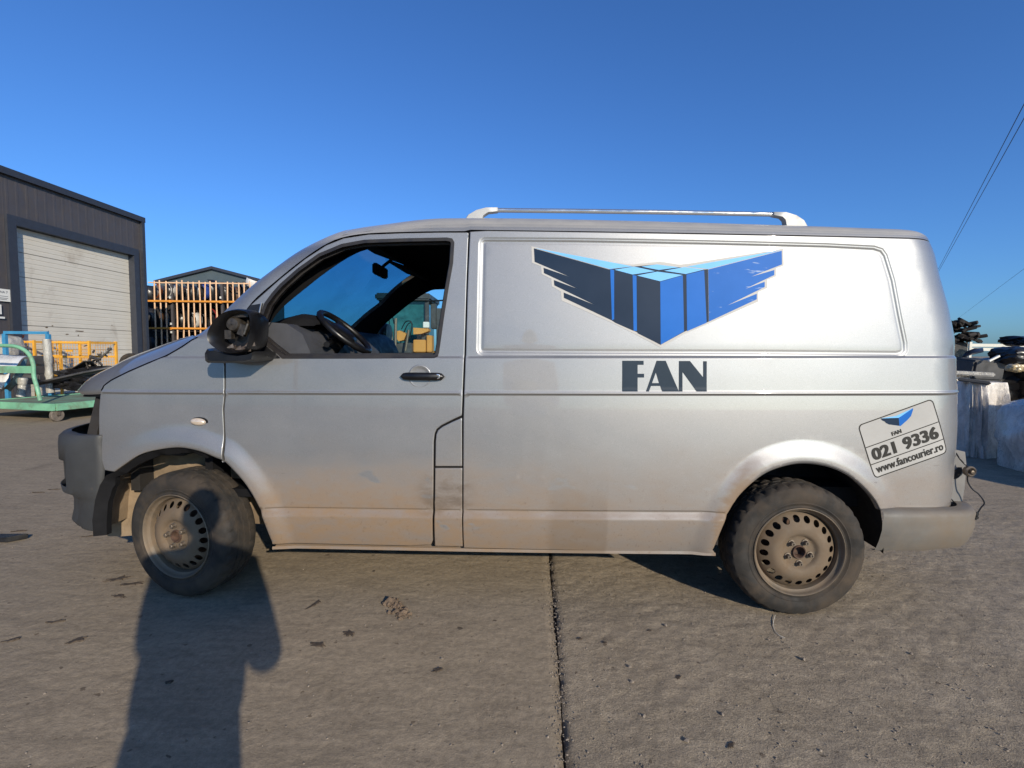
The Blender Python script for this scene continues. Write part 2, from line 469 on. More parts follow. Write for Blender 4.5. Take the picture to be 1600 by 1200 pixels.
def offset_poly(P, d):
    P = np.array(P); n = len(P); out = []
    area = sum(P[i][0] * P[(i + 1) % n][1] - P[(i + 1) % n][0] * P[i][1] for i in range(n)) / 2
    sg = 1 if area > 0 else -1
    for i in range(n):
        e0 = P[i] - P[i - 1]; e1 = P[(i + 1) % n] - P[i]
        n0 = np.array([-e0[1], e0[0]]) / (np.linalg.norm(e0) + 1e-9); n1 = np.array([-e1[1], e1[0]]) / (np.linalg.norm(e1) + 1e-9)
        k = n0 + n1; k /= (np.linalg.norm(k) + 1e-9); cs = max(.5, k @ n0)
        out.append(P[i] + sg * k * d / cs)
    return np.array(out)
def side_normals(u, w):
    e = .0015
    nu = (I(u + e, w) - I(u - e, w)) / (2 * e); nw = (I(u, w + e) - I(u, w - e)) / (2 * e)
    n = np.stack([nu, -np.ones_like(nu), nw], 1); return n / np.linalg.norm(n, axis=1)[:, None]
def panel(name, outline, mat, parent, holes=(), off=0.0, mirror=False, flange=.014, step=.03, detail=True, edge=.014, thick=None):
    """a sheet cut from the side surface: outline and holes in (u, w), edges turned inwards"""
    loops = [densify(outline, edge)] + [densify(h, edge) for h in holes]
    P0 = loops[0]; lo = P0.min(0); hi = P0.max(0)
    us = np.arange(lo[0] + step / 2, hi[0], step); ws = np.arange(lo[1] + step / 2, hi[1], step)
    gu, gw = np.meshgrid(us, ws); G = np.stack([gu.ravel(), gw.ravel()], 1)
    chains = []
    if detail:
        uu = np.arange(lo[0], hi[0], .03)
        for fn, offs in ((wR, (-.038, -.03, -.02, -.01, -.002, .003, .008, .013)), (wC, (-.010, -.006, -.003, 0, .004, .009, .017)), (wL, (-.006, -.001, .004, .011))):
            for d in offs: chains.append(np.stack([uu, fn(uu) + d], 1))
            G = G[(G[:, 1] < fn(G[:, 0]) + offs[0] - .006) | (G[:, 1] > fn(G[:, 0]) + offs[-1] + .006)]
        for A in (arch_f, arch_r):
            if hi[0] > A[:, 0].min() - .15 and lo[0] < A[:, 0].max() + .15:
                c = A.mean(0) - np.array([0, .1])
                for d in (.008, .016, .026, .04, .055, .07, .085, .10, .115):
                    k = A - c; nn = k / np.linalg.norm(k, axis=1)[:, None]; G = np.vstack([G, densify(A + nn * d, .022, False)])
        if lo[0] > 1.2 and hi[1] > 1.5:
            G = G[np.abs(sdf_groove(G[:, 0], G[:, 1]) - .018) > .026]
            for d in (-.003, .001, .004, .008, .012, .016, .021, .026, .031, .037):
                q = densify(offset_poly(densify(groove, .03), d), .03); chains.append(np.vstack([q, q[:1]]))
        wv = np.arange(lo[1], hi[1], .03)
        if hi[0] > 3.3:
            G = G[G[:, 0] < rear0(G[:, 1]) + RR * .05]
            for ph in (8, 20, 32, 42, 50, 58, 65, 71, 76): G = np.vstack([G, np.stack([rear0(wv) + RR * sin(radians(ph)), wv], 1)])
    if detail and flange:
        for li, lp in enumerate(loops):
            q = offset_poly(lp, .0042 if li == 0 else -.0042); chains.append(np.vstack([q, q[:1]]))
    def keep(C):
        ok = inside(C[:, 0], C[:, 1], P0)
        for h in loops[1:]: ok &= ~inside(C[:, 0], C[:, 1], h)
        for lp in loops: ok &= dist_poly(C[:, 0], C[:, 1], np.vstack([lp, lp[:1]])) > .003
        return ok
    k = sum(len(l) for l in loops); extra = []; C = []
    for ch in chains:
        ok = keep(ch)
        for i in range(len(ch)):
            if ok[i]:
                if i and ok[i - 1]: extra.append((k - 1, k))
                C.append(ch[i]); k += 1
    G = G[keep(G)]
    if len(C):
        CC = np.array(C)
        D = np.full(len(G), 9.)
        for i0 in range(0, len(CC), 400): D = np.minimum(D, np.sqrt(((G[:, None, :] - CC[None, i0:i0 + 400]) ** 2).sum(2)).min(1))
        G = G[D > .004]
        C = np.vstack([CC, G])
    else: C = G
    verts = np.vstack(loops + [C]); edges = []; k = 0
    for lp in loops:
        n = len(lp); edges += [(k + i, k + (i + 1) % n) for i in range(n)]; k += n
    edges += extra
    vo, eo, fo, _, _, _ = delaunay_2d_cdt([Vector(p) for p in verts], edges, [], 0, 1e-6)
    V = np.array([(p[0], p[1]) for p in vo]); Fc = np.array([f for f in fo if len(f) == 3])
    cen = V[Fc].mean(1); ok = inside(cen[:, 0], cen[:, 1], P0)
    for h in loops[1:]: ok &= ~inside(cen[:, 0], cen[:, 1], h)
    Fc = Fc[ok]
    v3 = I(V[:, 0], V[:, 1]) + off
    P3 = [(a, b, c) for (a, c), b in zip(V, v3)]; NN = list(map(tuple, side_normals(V[:, 0], V[:, 1])))
    faces = [tuple(f) for f in Fc]
    if detail and flange > 0:                    # rolled edges: the skin turns inwards over its last four millimetres
        for li, lp in enumerate(loops):
            n = len(lp); area = sum(lp[i][0] * lp[(i + 1) % n][1] - lp[(i + 1) % n][0] * lp[i][1] for i in range(n))
            sg = (1 if area > 0 else -1) * (1 if li == 0 else -1)
            key = {(round(float(p[0]), 5), round(float(p[1]), 5)): i for i, p in enumerate(lp)}
            for q in range(len(V)):
                i = key.get((round(float(V[q][0]), 5), round(float(V[q][1]), 5)))
                if i is None: continue
                t = lp[(i + 1) % n] - lp[i - 1]; e = np.array([t[1], 0, -t[0]]) * sg; e /= (np.linalg.norm(e) + 1e-9)
                nn = np.array(NN[q]) + .9 * e; NN[q] = tuple(nn / np.linalg.norm(nn)); P3[q] = (P3[q][0], P3[q][1] + .0015, P3[q][2])
    if flange:
        for li, lp in enumerate(loops):
            n = len(lp); area = sum(lp[i][0] * lp[(i + 1) % n][1] - lp[(i + 1) % n][0] * lp[i][1] for i in range(n))
            ccw = (area > 0) == (li == 0)
            vv = I(lp[:, 0], lp[:, 1]) + off + (.0015 if detail and flange > 0 else 0)
            for i in range(n):
                j = (i + 1) % n; a, b = lp[i], lp[j]
                t = b - a; nn = np.array([t[1], 0, -t[0]]); nn = nn / (np.linalg.norm(nn) + 1e-9)
                if not ((area > 0) if li == 0 else (area < 0)): nn = -nn
                k0 = len(P3)
                P3 += [(a[0], vv[i], a[1]), (b[0], vv[j], b[1]), (b[0], vv[j] + flange, b[1]), (a[0], vv[i] + flange, a[1])]
                NN += [tuple(nn)] * 4
                faces.append((k0 + 1, k0, k0 + 3, k0 + 2) if ccw else (k0, k0 + 1, k0 + 2, k0 + 3))
    if mirror:
        P3 = [(a, VW - b, c) for a, b, c in P3]; NN = [(a, -b, c) for a, b, c in NN]; faces = [tuple(reversed(f)) for f in faces]
    me = bpy.data.meshes.new(name); me.from_pydata([tuple(map(float, p)) for p in P3], [], [tuple(int(i) for i in f) for f in faces])
    me.shade_smooth(); me.normals_split_custom_set_from_vertices(NN)
    return link(name, me, mat, parent)
def film(name, poly, mat, parent, off=-.0012):
    return panel(name, poly, mat, parent, off=off, flange=0, step=.05, detail=False, edge=.03)

# ------------------------------------------------------------------ the van
def cut(a, b): return a + b
van = empty('panel_van', tuple(VO), -YAW)
tag(van, 'dusty silver panel van with a blue winged emblem, missing headlight and turned front wheel', 'van')
GAP = .0022
gap_top = [(310, 527.5), (356, 527), (391, 475), (437.5, 433.5), (476, 403), (509, 381.5), (536.5, 370.5), (575, 364.5), (630, 362.3), (685, 361.3), (734, 361)]
sil_top = [(300, 529), (327.5, 510), (360, 477.5), (396, 444.5), (432, 417), (465, 393.6), (498, 376), (528, 363.3), (553, 357), (589, 352), (657, 348.3), (734, 347.7)]
front_gap = [(350.5, 565.5), (350, 612), (348.5, 640), (350, 670), (348, 722)]
bonnet_gap = [(157.5, 611), (162, 602.5), (174, 594), (200, 581), (230, 568), (260, 556), (284, 542), (300, 531), (309, 527)]
fender_px = bonnet_gap + [(356, 528)] + [(353, 546)] + front_gap[:-1] + [(348, 721.5)]
fender_out = surfs(fender_px) + [tuple(p) for p in arch_f[:43][::-1]] + surfs([(163, 735), (157, 715), (154, 680), (154, 640), (156, 618)])
def shrink(P, d=GAP): return [tuple(p) for p in offset_poly(densify(P, .05), d)]
win_px = [(414, 474), (425, 459), (437.5, 445), (465, 420.5), (498, 397), (534, 382), (569.5, 375.5), (630, 373.3), (698, 372), (706, 373.5), (709, 379), (707, 411), (700, 450), (693, 494), (688, 530), (685, 551), (683, 556.5), (678, 558.5), (560, 559.3), (441, 559.5), (420, 542), (399, 523.5), (404, 500)]
win = surfs(win_px)
door_px_top = [(356, 529), (391, 476.5), (437.5, 435), (476, 404.3), (509, 382.8), (536.5, 371.8), (575, 365.8), (630, 363.6), (685, 362.6), (730, 362.5), (732.5, 364)]
_ia = int(np.argmin(np.hypot(*(arch_f - np.array(surf(349, 722.5))).T)))
door_out = surfs([(350.5, 720.5), (350.7, 670), (349.5, 640), (351, 612), (351.5, 567), (354, 546)]) + surfs(door_px_top) + surfs([(729.5, 440), (725.5, 560), (722, 649.5), (706, 657), (690, 665), (682.5, 671), (679.5, 678), (678, 690), (677.5, 760), (676.5, 845), (674, 851.5), (640, 853.5), (425, 851)]) + [tuple(p) for p in arch_f[_ia + 1:][::-1]]
flap_out = surfs([(722.3, 652), (706, 659), (691, 666.5), (684, 672), (681, 679), (680, 690), (679.5, 729.2), (722.5, 729.2)])
sillp_out = surfs([(679.3, 731), (722.7, 731), (723.5, 854.5), (679, 853.8), (678.6, 845)])
body_out = surfs([(734.5, 362), (731, 440), (727.3, 560), (724.3, 651), (724, 740), (724.8, 856), (1118, 865.5)]) + [tuple(p) for p in arch_r] + surfs([(1388.5, 799.5), (1430, 797.5)])
_bw = np.linspace(surf(1470, 797)[1], float(wT(3.6)) - .004, 40)
body_out += [(float(rear0(w) + RR * .993), float(w)) for w in _bw]
_u1 = body_out[-1][0]; _u0 = body_out[0][0]
body_out += [(float(u), float(wT(u)) - .002) for u in np.linspace(_u1, _u0, 30)[1:-1]]

for mir in (False, True):
    fe = panel('front_fender', shrink(fender_out), M['paint'], van, mirror=mir)
    dr = panel('front_door', shrink(door_out), M['paint'], van, holes=[win], mirror=mir)
    dr.name = 'front_door'
    panel('door_trim', [tuple(p) for p in offset_poly(densify(door_out, .05), .02)], M['trim_black'], dr, holes=[offset_poly(np.array(win), -.006)], off=.055, mirror=mir, flange=-.02, detail=False, step=.06)
    panel('window_seal', offset_poly(np.array(win), -.003), M['rubber_seal'], dr, holes=[offset_poly(np.array(win), .013)], off=-.0015, mirror=mir, flange=.05, detail=False, step=.06)
    panel('inner_seal', offset_poly(np.array(win), .009), M['rubber_seal'], dr, holes=[offset_poly(np.array(win), .022)], off=.030, mirror=mir, flange=.02, detail=False, step=.06)
    bs = panel('body_side', body_out, M['paint'], van, mirror=mir)
    fl = panel('pillar_cover', shrink(flap_out), M['paint'], van, mirror=mir)
    sl = panel('sill_cover', shrink(sillp_out), M['paint'], van, mirror=mir)
    if not mir: LDOOR, LBODY, LFEND = dr, bs, fe
    else: RDOOR = dr
# dark shell behind the gaps between the panels
def shell(mir):
    b = MB()
    y = (lambda v: VW - v) if mir else (lambda v: v)
    def strip(px, wd, off=.016):
        P = densify(surfs(px), .04, False); rows = []
        for i, p in enumerate(P):
            t = P[min(i + 1, len(P) - 1)] - P[max(i - 1, 0)]; t /= np.linalg.norm(t); n = np.array([-t[1], t[0]])
            row = []
            for s in (-1, 1):
                q = p + n * wd * s; row.append((q[0], y(float(I(*q)) + off), q[1]))
            rows.append(row)
        b.grid(rows)
    strip(front_gap, .014); strip([(356, 527), (353, 546), (350.5, 565)], .014)
    strip(gap_top[1:], .016, .018)
    strip([(733.5, 362), (726.5, 560), (723.3, 650), (723.5, 740), (723.8, 853)], .014)
    strip([(722, 651), (690, 665.5), (681, 676), (679, 690), (678.5, 760), (678, 851)], .014)
    strip([(679, 730), (723, 730)], .012)
    return b.build('body_shell', M['trim_black'], van, sm=0)
shell(False); shell(True)

# roof and windscreen pillars: from the gap above the doors to the outline of the roof
TOPV = .30
SIL_V = .10
def px_interp(P, x, k=0):
    P = np.array(P); return np.interp(x, P[:, 0], P[:, 1])
gt = np.array([(*surf(x, y),) for x, y in spline(gap_top, 4)])
st = []
for x, y in spline(sil_top, 4):
    f = np.clip((x - 430) / 200, 0, 1); v = .11 + (.34 - .11) * f
    u, w = loc(x, y, v); st.append((u, v, w))
st = np.array(st)
roof_tail = []
for x, y in ((734, 347.7), (820, 348.5), (900, 350), (1000, 352.3), (1100, 355), (1200, 357.8), (1300, 360.8), (1380, 363.2), (1425, 365.2)):
    u, w = loc(x, y, .34); roof_tail.append((u, .34, w))
roof_tail = np.array(roof_tail)
u_head = float(np.interp(553, np.array(spline(sil_top, 4))[:, 0], st[:, 0]))
sil_all = np.vstack([st[:-1], roof_tail])
def sil_at(u): return np.array([np.interp(u, sil_all[:, 0], sil_all[:, k]) for k in range(3)])
u_tail = float(rear0(float(wT(3.6))) + RR * .98)
rows = []
us = np.concatenate([np.linspace(u_head, 1.6, 30), np.linspace(1.6, u_tail - .16, 40)[1:], np.linspace(u_tail - .16, u_tail + .02, 10)[1:]])
for u in us:
    wg = float(np.interp(u, gt[:, 0], gt[:, 1])) if u < gt[-1, 0] else float(wT(u)) + .002
    vg = float(I(u, wg)); su = sil_at(min(u, roof_tail[-1, 0])); ws_ = su[2]
    # rear edge falls
    e = max(0, (u - (u_tail - .16)) / .18); drop = .05 * e ** 2.2
    ws_ = ws_ - drop
    crown = ws_ + .040
    row = []
    A, B_, C_ = np.array([vg, wg]), np.array([vg + (ws_ - wg) * .30, wg + (ws_ - wg) * 1.02]), np.array([su[1] + .02, ws_ + .003])
    bf = float(sst(u, u_head, u_head + .5)); B_ = B_ * bf + np.array([(vg + su[1]) / 2 - .022, (wg + ws_) / 2 + .012]) * (1 - bf)
    for t in np.linspace(0, 1, 12):
        p = A * (1 - t) ** 2 + 2 * B_ * t * (1 - t) + C_ * t * t; row.append((u, p[0], p[1]))
    for t in np.linspace(0, 1, 8)[1:]:
        v = C_[0] + (VW / 2 - C_[0]) * t; row.append((u, v, C_[1] + (crown - C_[1]) * (1 - (1 - t) ** 2)))
    row += [(a, VW - b, c) for a, b, c in row[::-1][1:]]
    rows.append(row)
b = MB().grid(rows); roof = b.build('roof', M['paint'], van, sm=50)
b = MB().grid([[(a, .05 + (bb) * (VW - .1) / VW, c - .05) for a, bb, c in r] for r in rows[:32]]); b.build('headlining', M['headlining'], van, sm=50)
# A-pillars
nG = 26
def resample(P, n):
    P = np.array(P); d = np.concatenate([[0], np.cumsum(np.linalg.norm(np.diff(P, axis=0), axis=1))]); t = np.linspace(0, d[-1], n)
    return np.stack([np.interp(t, d, P[:, k]) for k in range(P.shape[1])], 1)
g_head = np.array([p for p in gt if p[0] <= u_head] + [[u_head, np.interp(u_head, gt[:, 0], gt[:, 1])]])
g3 = np.array([(u, float(I(u, w)), w) for u, w in g_head])
s3 = np.array([p for p in st if p[0] <= u_head] + [sil_at(u_head)])
ga, sa = resample(g3, nG), resample(s3, nG)
for mir in (False, True):
    y = (lambda v: VW - v) if mir else (lambda v: v)
    rows = []
    for g, s in zip(ga, sa):
        mid = np.array([g[0] * .45 + s[0] * .55, g[1] + .012, g[2] * .40 + s[2] * .60])
        mid = (g + s) / 2 + np.array([0, -.022, .012])
        row = []
        for t in np.linspace(0, 1, 9):
            p = g * (1 - t) ** 2 + 2 * mid * t * (1 - t) + s * t * t; row.append((p[0], y(p[1]), p[2]))
        rows.append(row)
    MB().grid(rows).build('windscreen_pillar', M['paint'], van, sm=60)
    rows = []
    for i, (g, s) in enumerate(zip(ga, sa)):
        k = .07
        gi = g + np.array([.10 + .02 * i / nG, .055, -.035]); si = s + np.array([.03, .03, -.022]); s2 = s + np.array([.05, .10, -.03])
        rows.append([(p[0], y(p[1]), p[2]) for p in (gi, gi + np.array([-.03, .05, .0]), s2, si)])
    MB().grid(rows).build('pillar_trim', M['headlining'], van, sm=60)
rows = []
for s in sa:
    row = []
    for t in np.linspace(0, 1, 13):
        v = s[1] + .012 + (VW - 2 * s[1] - .024) * t; q = 1 - (2 * t - 1) ** 2
        row.append((s[0] - .035 * q + .006, v, s[2] + .012 * q - .004))
    rows.append(row)
MB().grid(rows).build('windscreen', M['screen_glass'], van, sm=60)
# sun visors and rear-view mirror at the header
hd = sa[-1]
for v0 in (.28, 1.06):
    b = MB().box((hd[0] + .02, v0 + .28, hd[2] - .045), (.20, .50, .018), mat=Matrix.Rotation(.35, 3, 'Y')); b.build('sun_visor', M['headlining'], van, bevel=.006)
b = MB().box((hd[0] - .08, .952, hd[2] - .105), (.035, .24, .07)); b.bar((hd[0] - .07, .952, hd[2] - .08), (hd[0] + .01, .952, hd[2] - .02), .02); b.build('rear_view_mirror', M['trim_black'], van, bevel=.008)

# bonnet
bon_g = [np.array([u, float(I(u, w)) , w]) for u, w in surfs([(x, y - 1.3) for x, y in bonnet_gap])]
bon_c_px = [(121.5, 609.5), (130, 600), (140, 591), (156, 582), (180, 570.5), (200, 559.5), (230, 548), (260, 537), (284, 529), (308, 524.5)]
bon_s = np.array([(*loc(x, y, .30),) for x, y in bon_c_px])
gb = resample(np.array(bon_g), 22)
sb = resample(np.array([(u, .30, w) for u, w in bon_s]), 22)
rows = []
for i, (g, s) in enumerate(zip(gb, sb)):
    row = []
    f = i / 21
    c = np.array([s[0] - .055 * (1 - f) - .03, VW / 2, s[2] + .020])
    for t in np.linspace(0, 1, 8):
        cp_ = np.array([g[0] * .35 + s[0] * .65, g[1] + .09, g[2] * .12 + s[2] * .88])
        row.append(g * (1 - t) ** 2 + 2 * cp_ * t * (1 - t) + s * t * t)
    for t in np.linspace(0, 1, 8)[1:]:
        q = 1 - (1 - t) ** 2
        row.append(np.array([s[0] + (c[0] - s[0]) * q, s[1] + (c[1] - s[1]) * t, s[2] + (c[2] - s[2]) * q]))
    row += [np.array([p[0], VW - p[1], p[2]]) for p in row[::-1][1:]]
    rows.append(row)
lip = [[p + np.array([.02, 0, -.018]) for p in rows[0]], [p + np.array([.006, 0, -.010]) for p in rows[0]]]
b = MB().grid(lip + rows); b.build('bonnet', M['paint'], van, sm=60)
b = MB().grid([[p + np.array([.03, 0, -.03]) for p in r] for r in rows[:-1]]); b.build('bonnet_frame', M['trim_black'], van, sm=60)
# scuttle between bonnet and windscreen
r0 = [p + np.array([.0, 0, -.015]) for p in rows[-1]]; r1 = [np.array([sa[0][0] + .05 - .04 * (1 - (2 * k / (len(r0) - 1) - 1) ** 2), .1 + (VW - .2) * k / (len(r0) - 1), sa[0][2] - .01]) for k in range(len(r0))]
MB().grid([r0, r1]).build('scuttle', M['black_plastic'], van, sm=40)

# front end behind the missing headlight
u_n, w_n = loc(150, 640, .1)
b = MB()
b.box((-.36, VW / 2, .80), (.05, 1.5, .62)); b.box((-.20, .20, .90), (.34, .16, .40)); b.box((-.2, VW - .2, .90), (.34, .16, .40))
b.build('front_panel', M['liner'], van, sm=0)
b = MB()
for px_, py_, v_ in (((150, 640, .12),) * 1):
    u, w = loc(px_, py_, v_)
    b.bar((u, .10, w - .14), (u + .02, .16, w + .12), .03, .05); b.bar((u - .05, .18, w - .1), (u + .06, .24, w + .02), .02, .06)
    b.box((u + .05, .2, w - .08), (.16, .1, .05))
b.build('lamp_bracket', M['liner'], van, sm=0)
# front bumper: plan curve swept through a height profile
def bumper_front():
    us0, uf, vm = -.30, -.80, VW / 2
    def plan(t):                       # t 0 at the arch side, 1 at the centre
        th = t * pi / 2
        return np.array([-.47 - .462 * sin(th) ** .9, .045 + (vm - .045) * (1 - cos(th)) ** 1.12])
    top = loc(114, 676, .10)[1]; bot = loc(132, 829, .08)[1]
    prof = [(0.055, 1.0), (.020, .985), (.004, .95), (0, .88), (0, .72), (.002, .45), (.008, .38), (.045, .33), (.052, .28), (.050, .16), (.040, .06), (.055, .01), (.09, 0)]
    rows = []
    ts = np.concatenate([np.linspace(0, .5, 26), np.linspace(.5, 1, 10)[1:]])
    T = list(ts) + list(2 - ts[::-1][1:])
    for (ins, h) in prof:
        row = []
        for t in T:
            tt = t if t <= 1 else 2 - t
            p = plan(tt); q = plan(min(1, tt + .01)) - plan(max(0, tt - .01)); q /= np.linalg.norm(q); n = np.array([-q[1], q[0]])
            if n[0] > 0: n = -n
            fi = min(1.0, tt / .18)
            x = p - n * ins * (.25 + .75 * fi)
            w = bot + (top - bot) * h
            v = x[1] if t <= 1 else VW - x[1]
            row.append((x[0], v, w))
        rows.append(row)
    return rows, T, prof, top, bot
rows, T, prof, b_top, b_bot = bumper_front()
def vis(p): return project(VO + p[0] * VU + p[1] * VV + np.array([0, 0, p[2]]))
# extend the side rearwards to the fender and the wheel arch
edge_px = [(154.5, 677), (154.5, 690), (156, 713), (161, 730), (168.5, 741), (164, 749), (159, 758), (152, 779), (149, 797), (147, 811), (147, 832)]
ew = np.array([(loc(x, y, .03)[1], loc(x, y, .03)[0]) for x, y in edge_px])[::-1]
k = 0
R2 = []
for r in rows:
    w = r[0][2]; ue = float(np.interp(w, ew[:, 0], ew[:, 1])); vi = float(I(max(ue, -.5), max(w, .35))) + .006
    a = (ue, max(.012, min(vi, .05)), w); m1 = ((ue + r[0][0]) / 2, (a[1] + r[0][1]) / 2 - .004, w)
    am = (ue, VW - a[1], w); mm = (m1[0], VW - m1[1], w)
    R2.append([a, m1] + r + [mm, am])
# cut the fog lamp openings
holes = []
nc = len(R2[0])
b = MB(); k0 = 0
b.v = [p for r in R2 for p in r]
hi_, lo_ = .72, .40
for i in range(len(R2) - 1):
    for j in range(nc - 1):
        hm = (prof[i][1] + prof[i + 1][1]) / 2
        t = T[max(0, min(len(T) - 1, j - 2))]
        tt = t if t <= 1 else 2 - t
        if .45 < hm < .72 and .17 <= tt < .46: continue
        b.f.append((i * nc + j, i * nc + j + 1, (i + 1) * nc + j + 1, (i + 1) * nc + j))
bump_o = b.build('front_bumper', M['grey_plastic'], van, sm=40)
sol = bump_o.modifiers.new('thickness', 'SOLIDIFY'); sol.thickness = .004; sol.offset = -1
for vv, sg in ((.45, 1), (VW - .45, -1)):
    MB().box((-.54, vv, (b_top + b_bot) / 2 + .02), (.10, .40, .22)).build('fog_lamp_recess', M['liner'], van, sm=0)
    v2 = .20 if sg > 0 else VW - .20
    b = MB().bar((-.70, v2, b_bot + .19), (-.70, v2, b_bot + .37), .03, .03)
    b.build('fog_lamp_bezel', M['grey_plastic'], van, sm=30, bevel=.004)

# wheel housings
def housing(A, mat, name, depth=.44, front=False, mir=False):
    y = (lambda v: VW - v) if mir else (lambda v: v)
    c = np.array([A[:, 0].mean(), .33]); rows = []
    P = A.copy()
    if front:
        ext = [loc(x, yy, .03) for x, yy in ((147, 834), (149, 800), (153, 778), (159.5, 757))]
        P = np.vstack([np.array(ext), P])
    elif not mir or True:
        P = np.vstack([P, np.array([loc(1385.5, 845, .02), loc(1381, 867, .03)])])
    for v0, k, j in ((.004, 0, 0), (.05, .010, 0), (.10, .020, 0), (.25, .028, .0), (depth, .03, .0)):
        row = []
        for i, p in enumerate(P):
            n = (p - c) / np.linalg.norm(p - c); q = p + n * k
            row.append((q[0], y(v0 + float(min(.03, max(0, I(*p) + .03)) if v0 < .05 else 0)), q[1]))
        rows.append(row)
    b = MB().grid(rows)
    r = rows[-1]; k0 = len(b.v); b.v += [tuple(map(float, p)) for p in r] + [(float(p[0]), float(p[1]), .29) for p in r]
    n = len(r)
    for i in range(n - 1): b.f.append((k0 + i, k0 + i + 1, k0 + n + i + 1, k0 + n + i))
    return b.build(name, mat, van, sm=60)
for mir in (False, True):
    housing(arch_f, M['liner_dirt'], 'wheel_housing', front=True, mir=mir, depth=.30)
    housing(arch_r, M['liner'], 'wheel_housing', mir=mir)
# black edge of the front housing: a ragged rubber lip
def lip_strip():
    P = [loc(x, yy, .04) for x, yy in ((150, 836), (148.5, 811), (153, 779), (160, 757), (170, 741))] ; P = np.vstack([np.array(P), arch_f[2:]])
    P = densify(P, .03, False); c = np.array([arch_f[:, 0].mean(), .30]); rr = rng(4); rows = []
    for i, p in enumerate(P):
        n = (c - p) / np.linalg.norm(c - p); wd = (.030 + .006 * rr.random() + .004 * sin(i * .7)) * (1.0 if i < 40 else .7)
        if i < 9: wd += .02
        q = p + n * .002; e = p + n * wd
        rows.append([(q[0], .022, q[1]), (e[0], .045, e[1]), (e[0], .075, e[1])])
    b = MB().grid(rows)
    return b.build('arch_lip', M['trim_black'], van, sm=50)
lip_strip()
sp_ = [loc(x, y, .27) for x, y in ((158, 745), (225, 745), (226, 815), (216, 836), (190, 838), (170, 838), (156, 832))]
MB().prism(sp_, lambda u, w: (u, .27, w), lambda u, w: (u, .285, w)).build('splash_guard', M['liner_dirt'], van, sm=0)
b = MB()
P = [loc(x, yy, .06) for x, yy in ((147, 806), (163, 834), (190, 838), (193, 829), (175, 836), (160, 846), (150, 838))]
# floor pan, sills and underside
b = MB()
s0, s1 = float(wS(.5)), float(wS(2.6))
b.box((1.55, VW / 2, s0 + .10), (2.2, VW - .16, .12)); b.box((3.35, VW / 2, .52), (.9, VW - .5, .10)); b.box((.0, VW / 2, .50), (1.0, VW - .8, .2))
b.tube([(.3, 1.1, .27), (1.2, 1.15, .25), (2.2, 1.2, .26)], .04, 10); b.tube([(2.2, 1.2, .26), (2.4, 1.22, .27), (2.9, 1.22, .27)], .085, 10)
b.tube([(3.0, .22, .316), (3.0, VW - .22, .316)], .05, 8); b.tube([(0, .25, .316), (0, VW - .25, .316)], .035, 8)
b.build('underbody', M['liner'], van, sm=0)
for mir in (False, True):
    y = (lambda v: VW - v) if mir else (lambda v: v)
    b = MB(); rows = []
    for u in np.linspace(surf(425, 852)[0], surf(1118, 865)[0], 40):
        w = float(wS(u)); v = float(I(u, w))
        rows.append([(u, y(v - .001), w + .004), (u, y(v - .003), w - .010), (u, y(v + .012), w - .012), (u, y(v + .10), w + .03)])
    b.grid(rows).build('sill_flange', M['paint'], van, sm=30)

# cabin
b = MB(); b.box((1.52, VW / 2, .85), (.02, VW - .16, 1.0)); b.box((1.52, VW / 2, 1.60), (.02, VW - .42, .52)); b.build('bulkhead', M['headlining'], van, sm=0)
b = MB(); b.box((.75, VW / 2, .52), (1.5, VW - .2, .04)); b.box((.08, VW / 2, .80), (.04, VW - .3, .60)); b.build('cab_floor', M['headlining'], van, sm=0)
# dashboard: section swept across the cab
d_top = loc(470, 515, .35)[1]
sec = [(.02, 1.19), (.10, d_top + .02), (.20, d_top + .03), (.34, d_top + .02), (.42, d_top - .03), (.46, d_top - .12), (.44, d_top - .25), (.36, .85), (.1, .80)]
ul0, wl0 = loc(412, 512, .20); ul1, wl1 = loc(440, 553, .20)
dx = loc(440, 515, .2)[0] - .40
sec = [(u + dx + .12, w) for u, w in sec]
rows = [[(u, v, w + (.0)) for u, w in sec] for v in np.linspace(.13, VW - .13, 24)]
b = MB().grid(rows); k = len(sec)
b.f.append(tuple(range(k))); b.f.append(tuple(len(b.v) - k + i for i in reversed(range(k))))
dash = b.build('dashboard', M['dash'], van, sm=40)
# binnacle hood
uh, wh = loc(478, 496, .42)
rows = []
for v in np.linspace(.24, .64, 14):
    q = 1 - ((v - .44) / .2) ** 2; q = max(0, q) ** .5
    rows.append([(uh + du_, v, d_top + .015 + q * hh) for du_, hh in ((-.13, .0), (-.07, .055), (.0, .075), (.07, .065), (.12, .035), (.125, .015))])
MB().grid(rows).build('instrument_hood', M['trim_black'], dash, sm=60)
# side vent on the dashboard with slats
uv, wv = loc(462, 530, .22)
b = MB(); b.box((uv, .245, wv), (.12, .17, .05), mat=Matrix.Rotation(.75, 3, 'Y')); b.build('air_vent', M['trim_black'], dash, sm=0, bevel=.006)
for i in range(4):
    b = MB().box((uv - .012 + .020 * (i - 1.5), .235, wv + .030 - .020 * (i - 1.5)), (.010, .15, .012), mat=Matrix.Rotation(.75, 3, 'Y')); b.build('vent_slat', M['dash'], dash, sm=0)
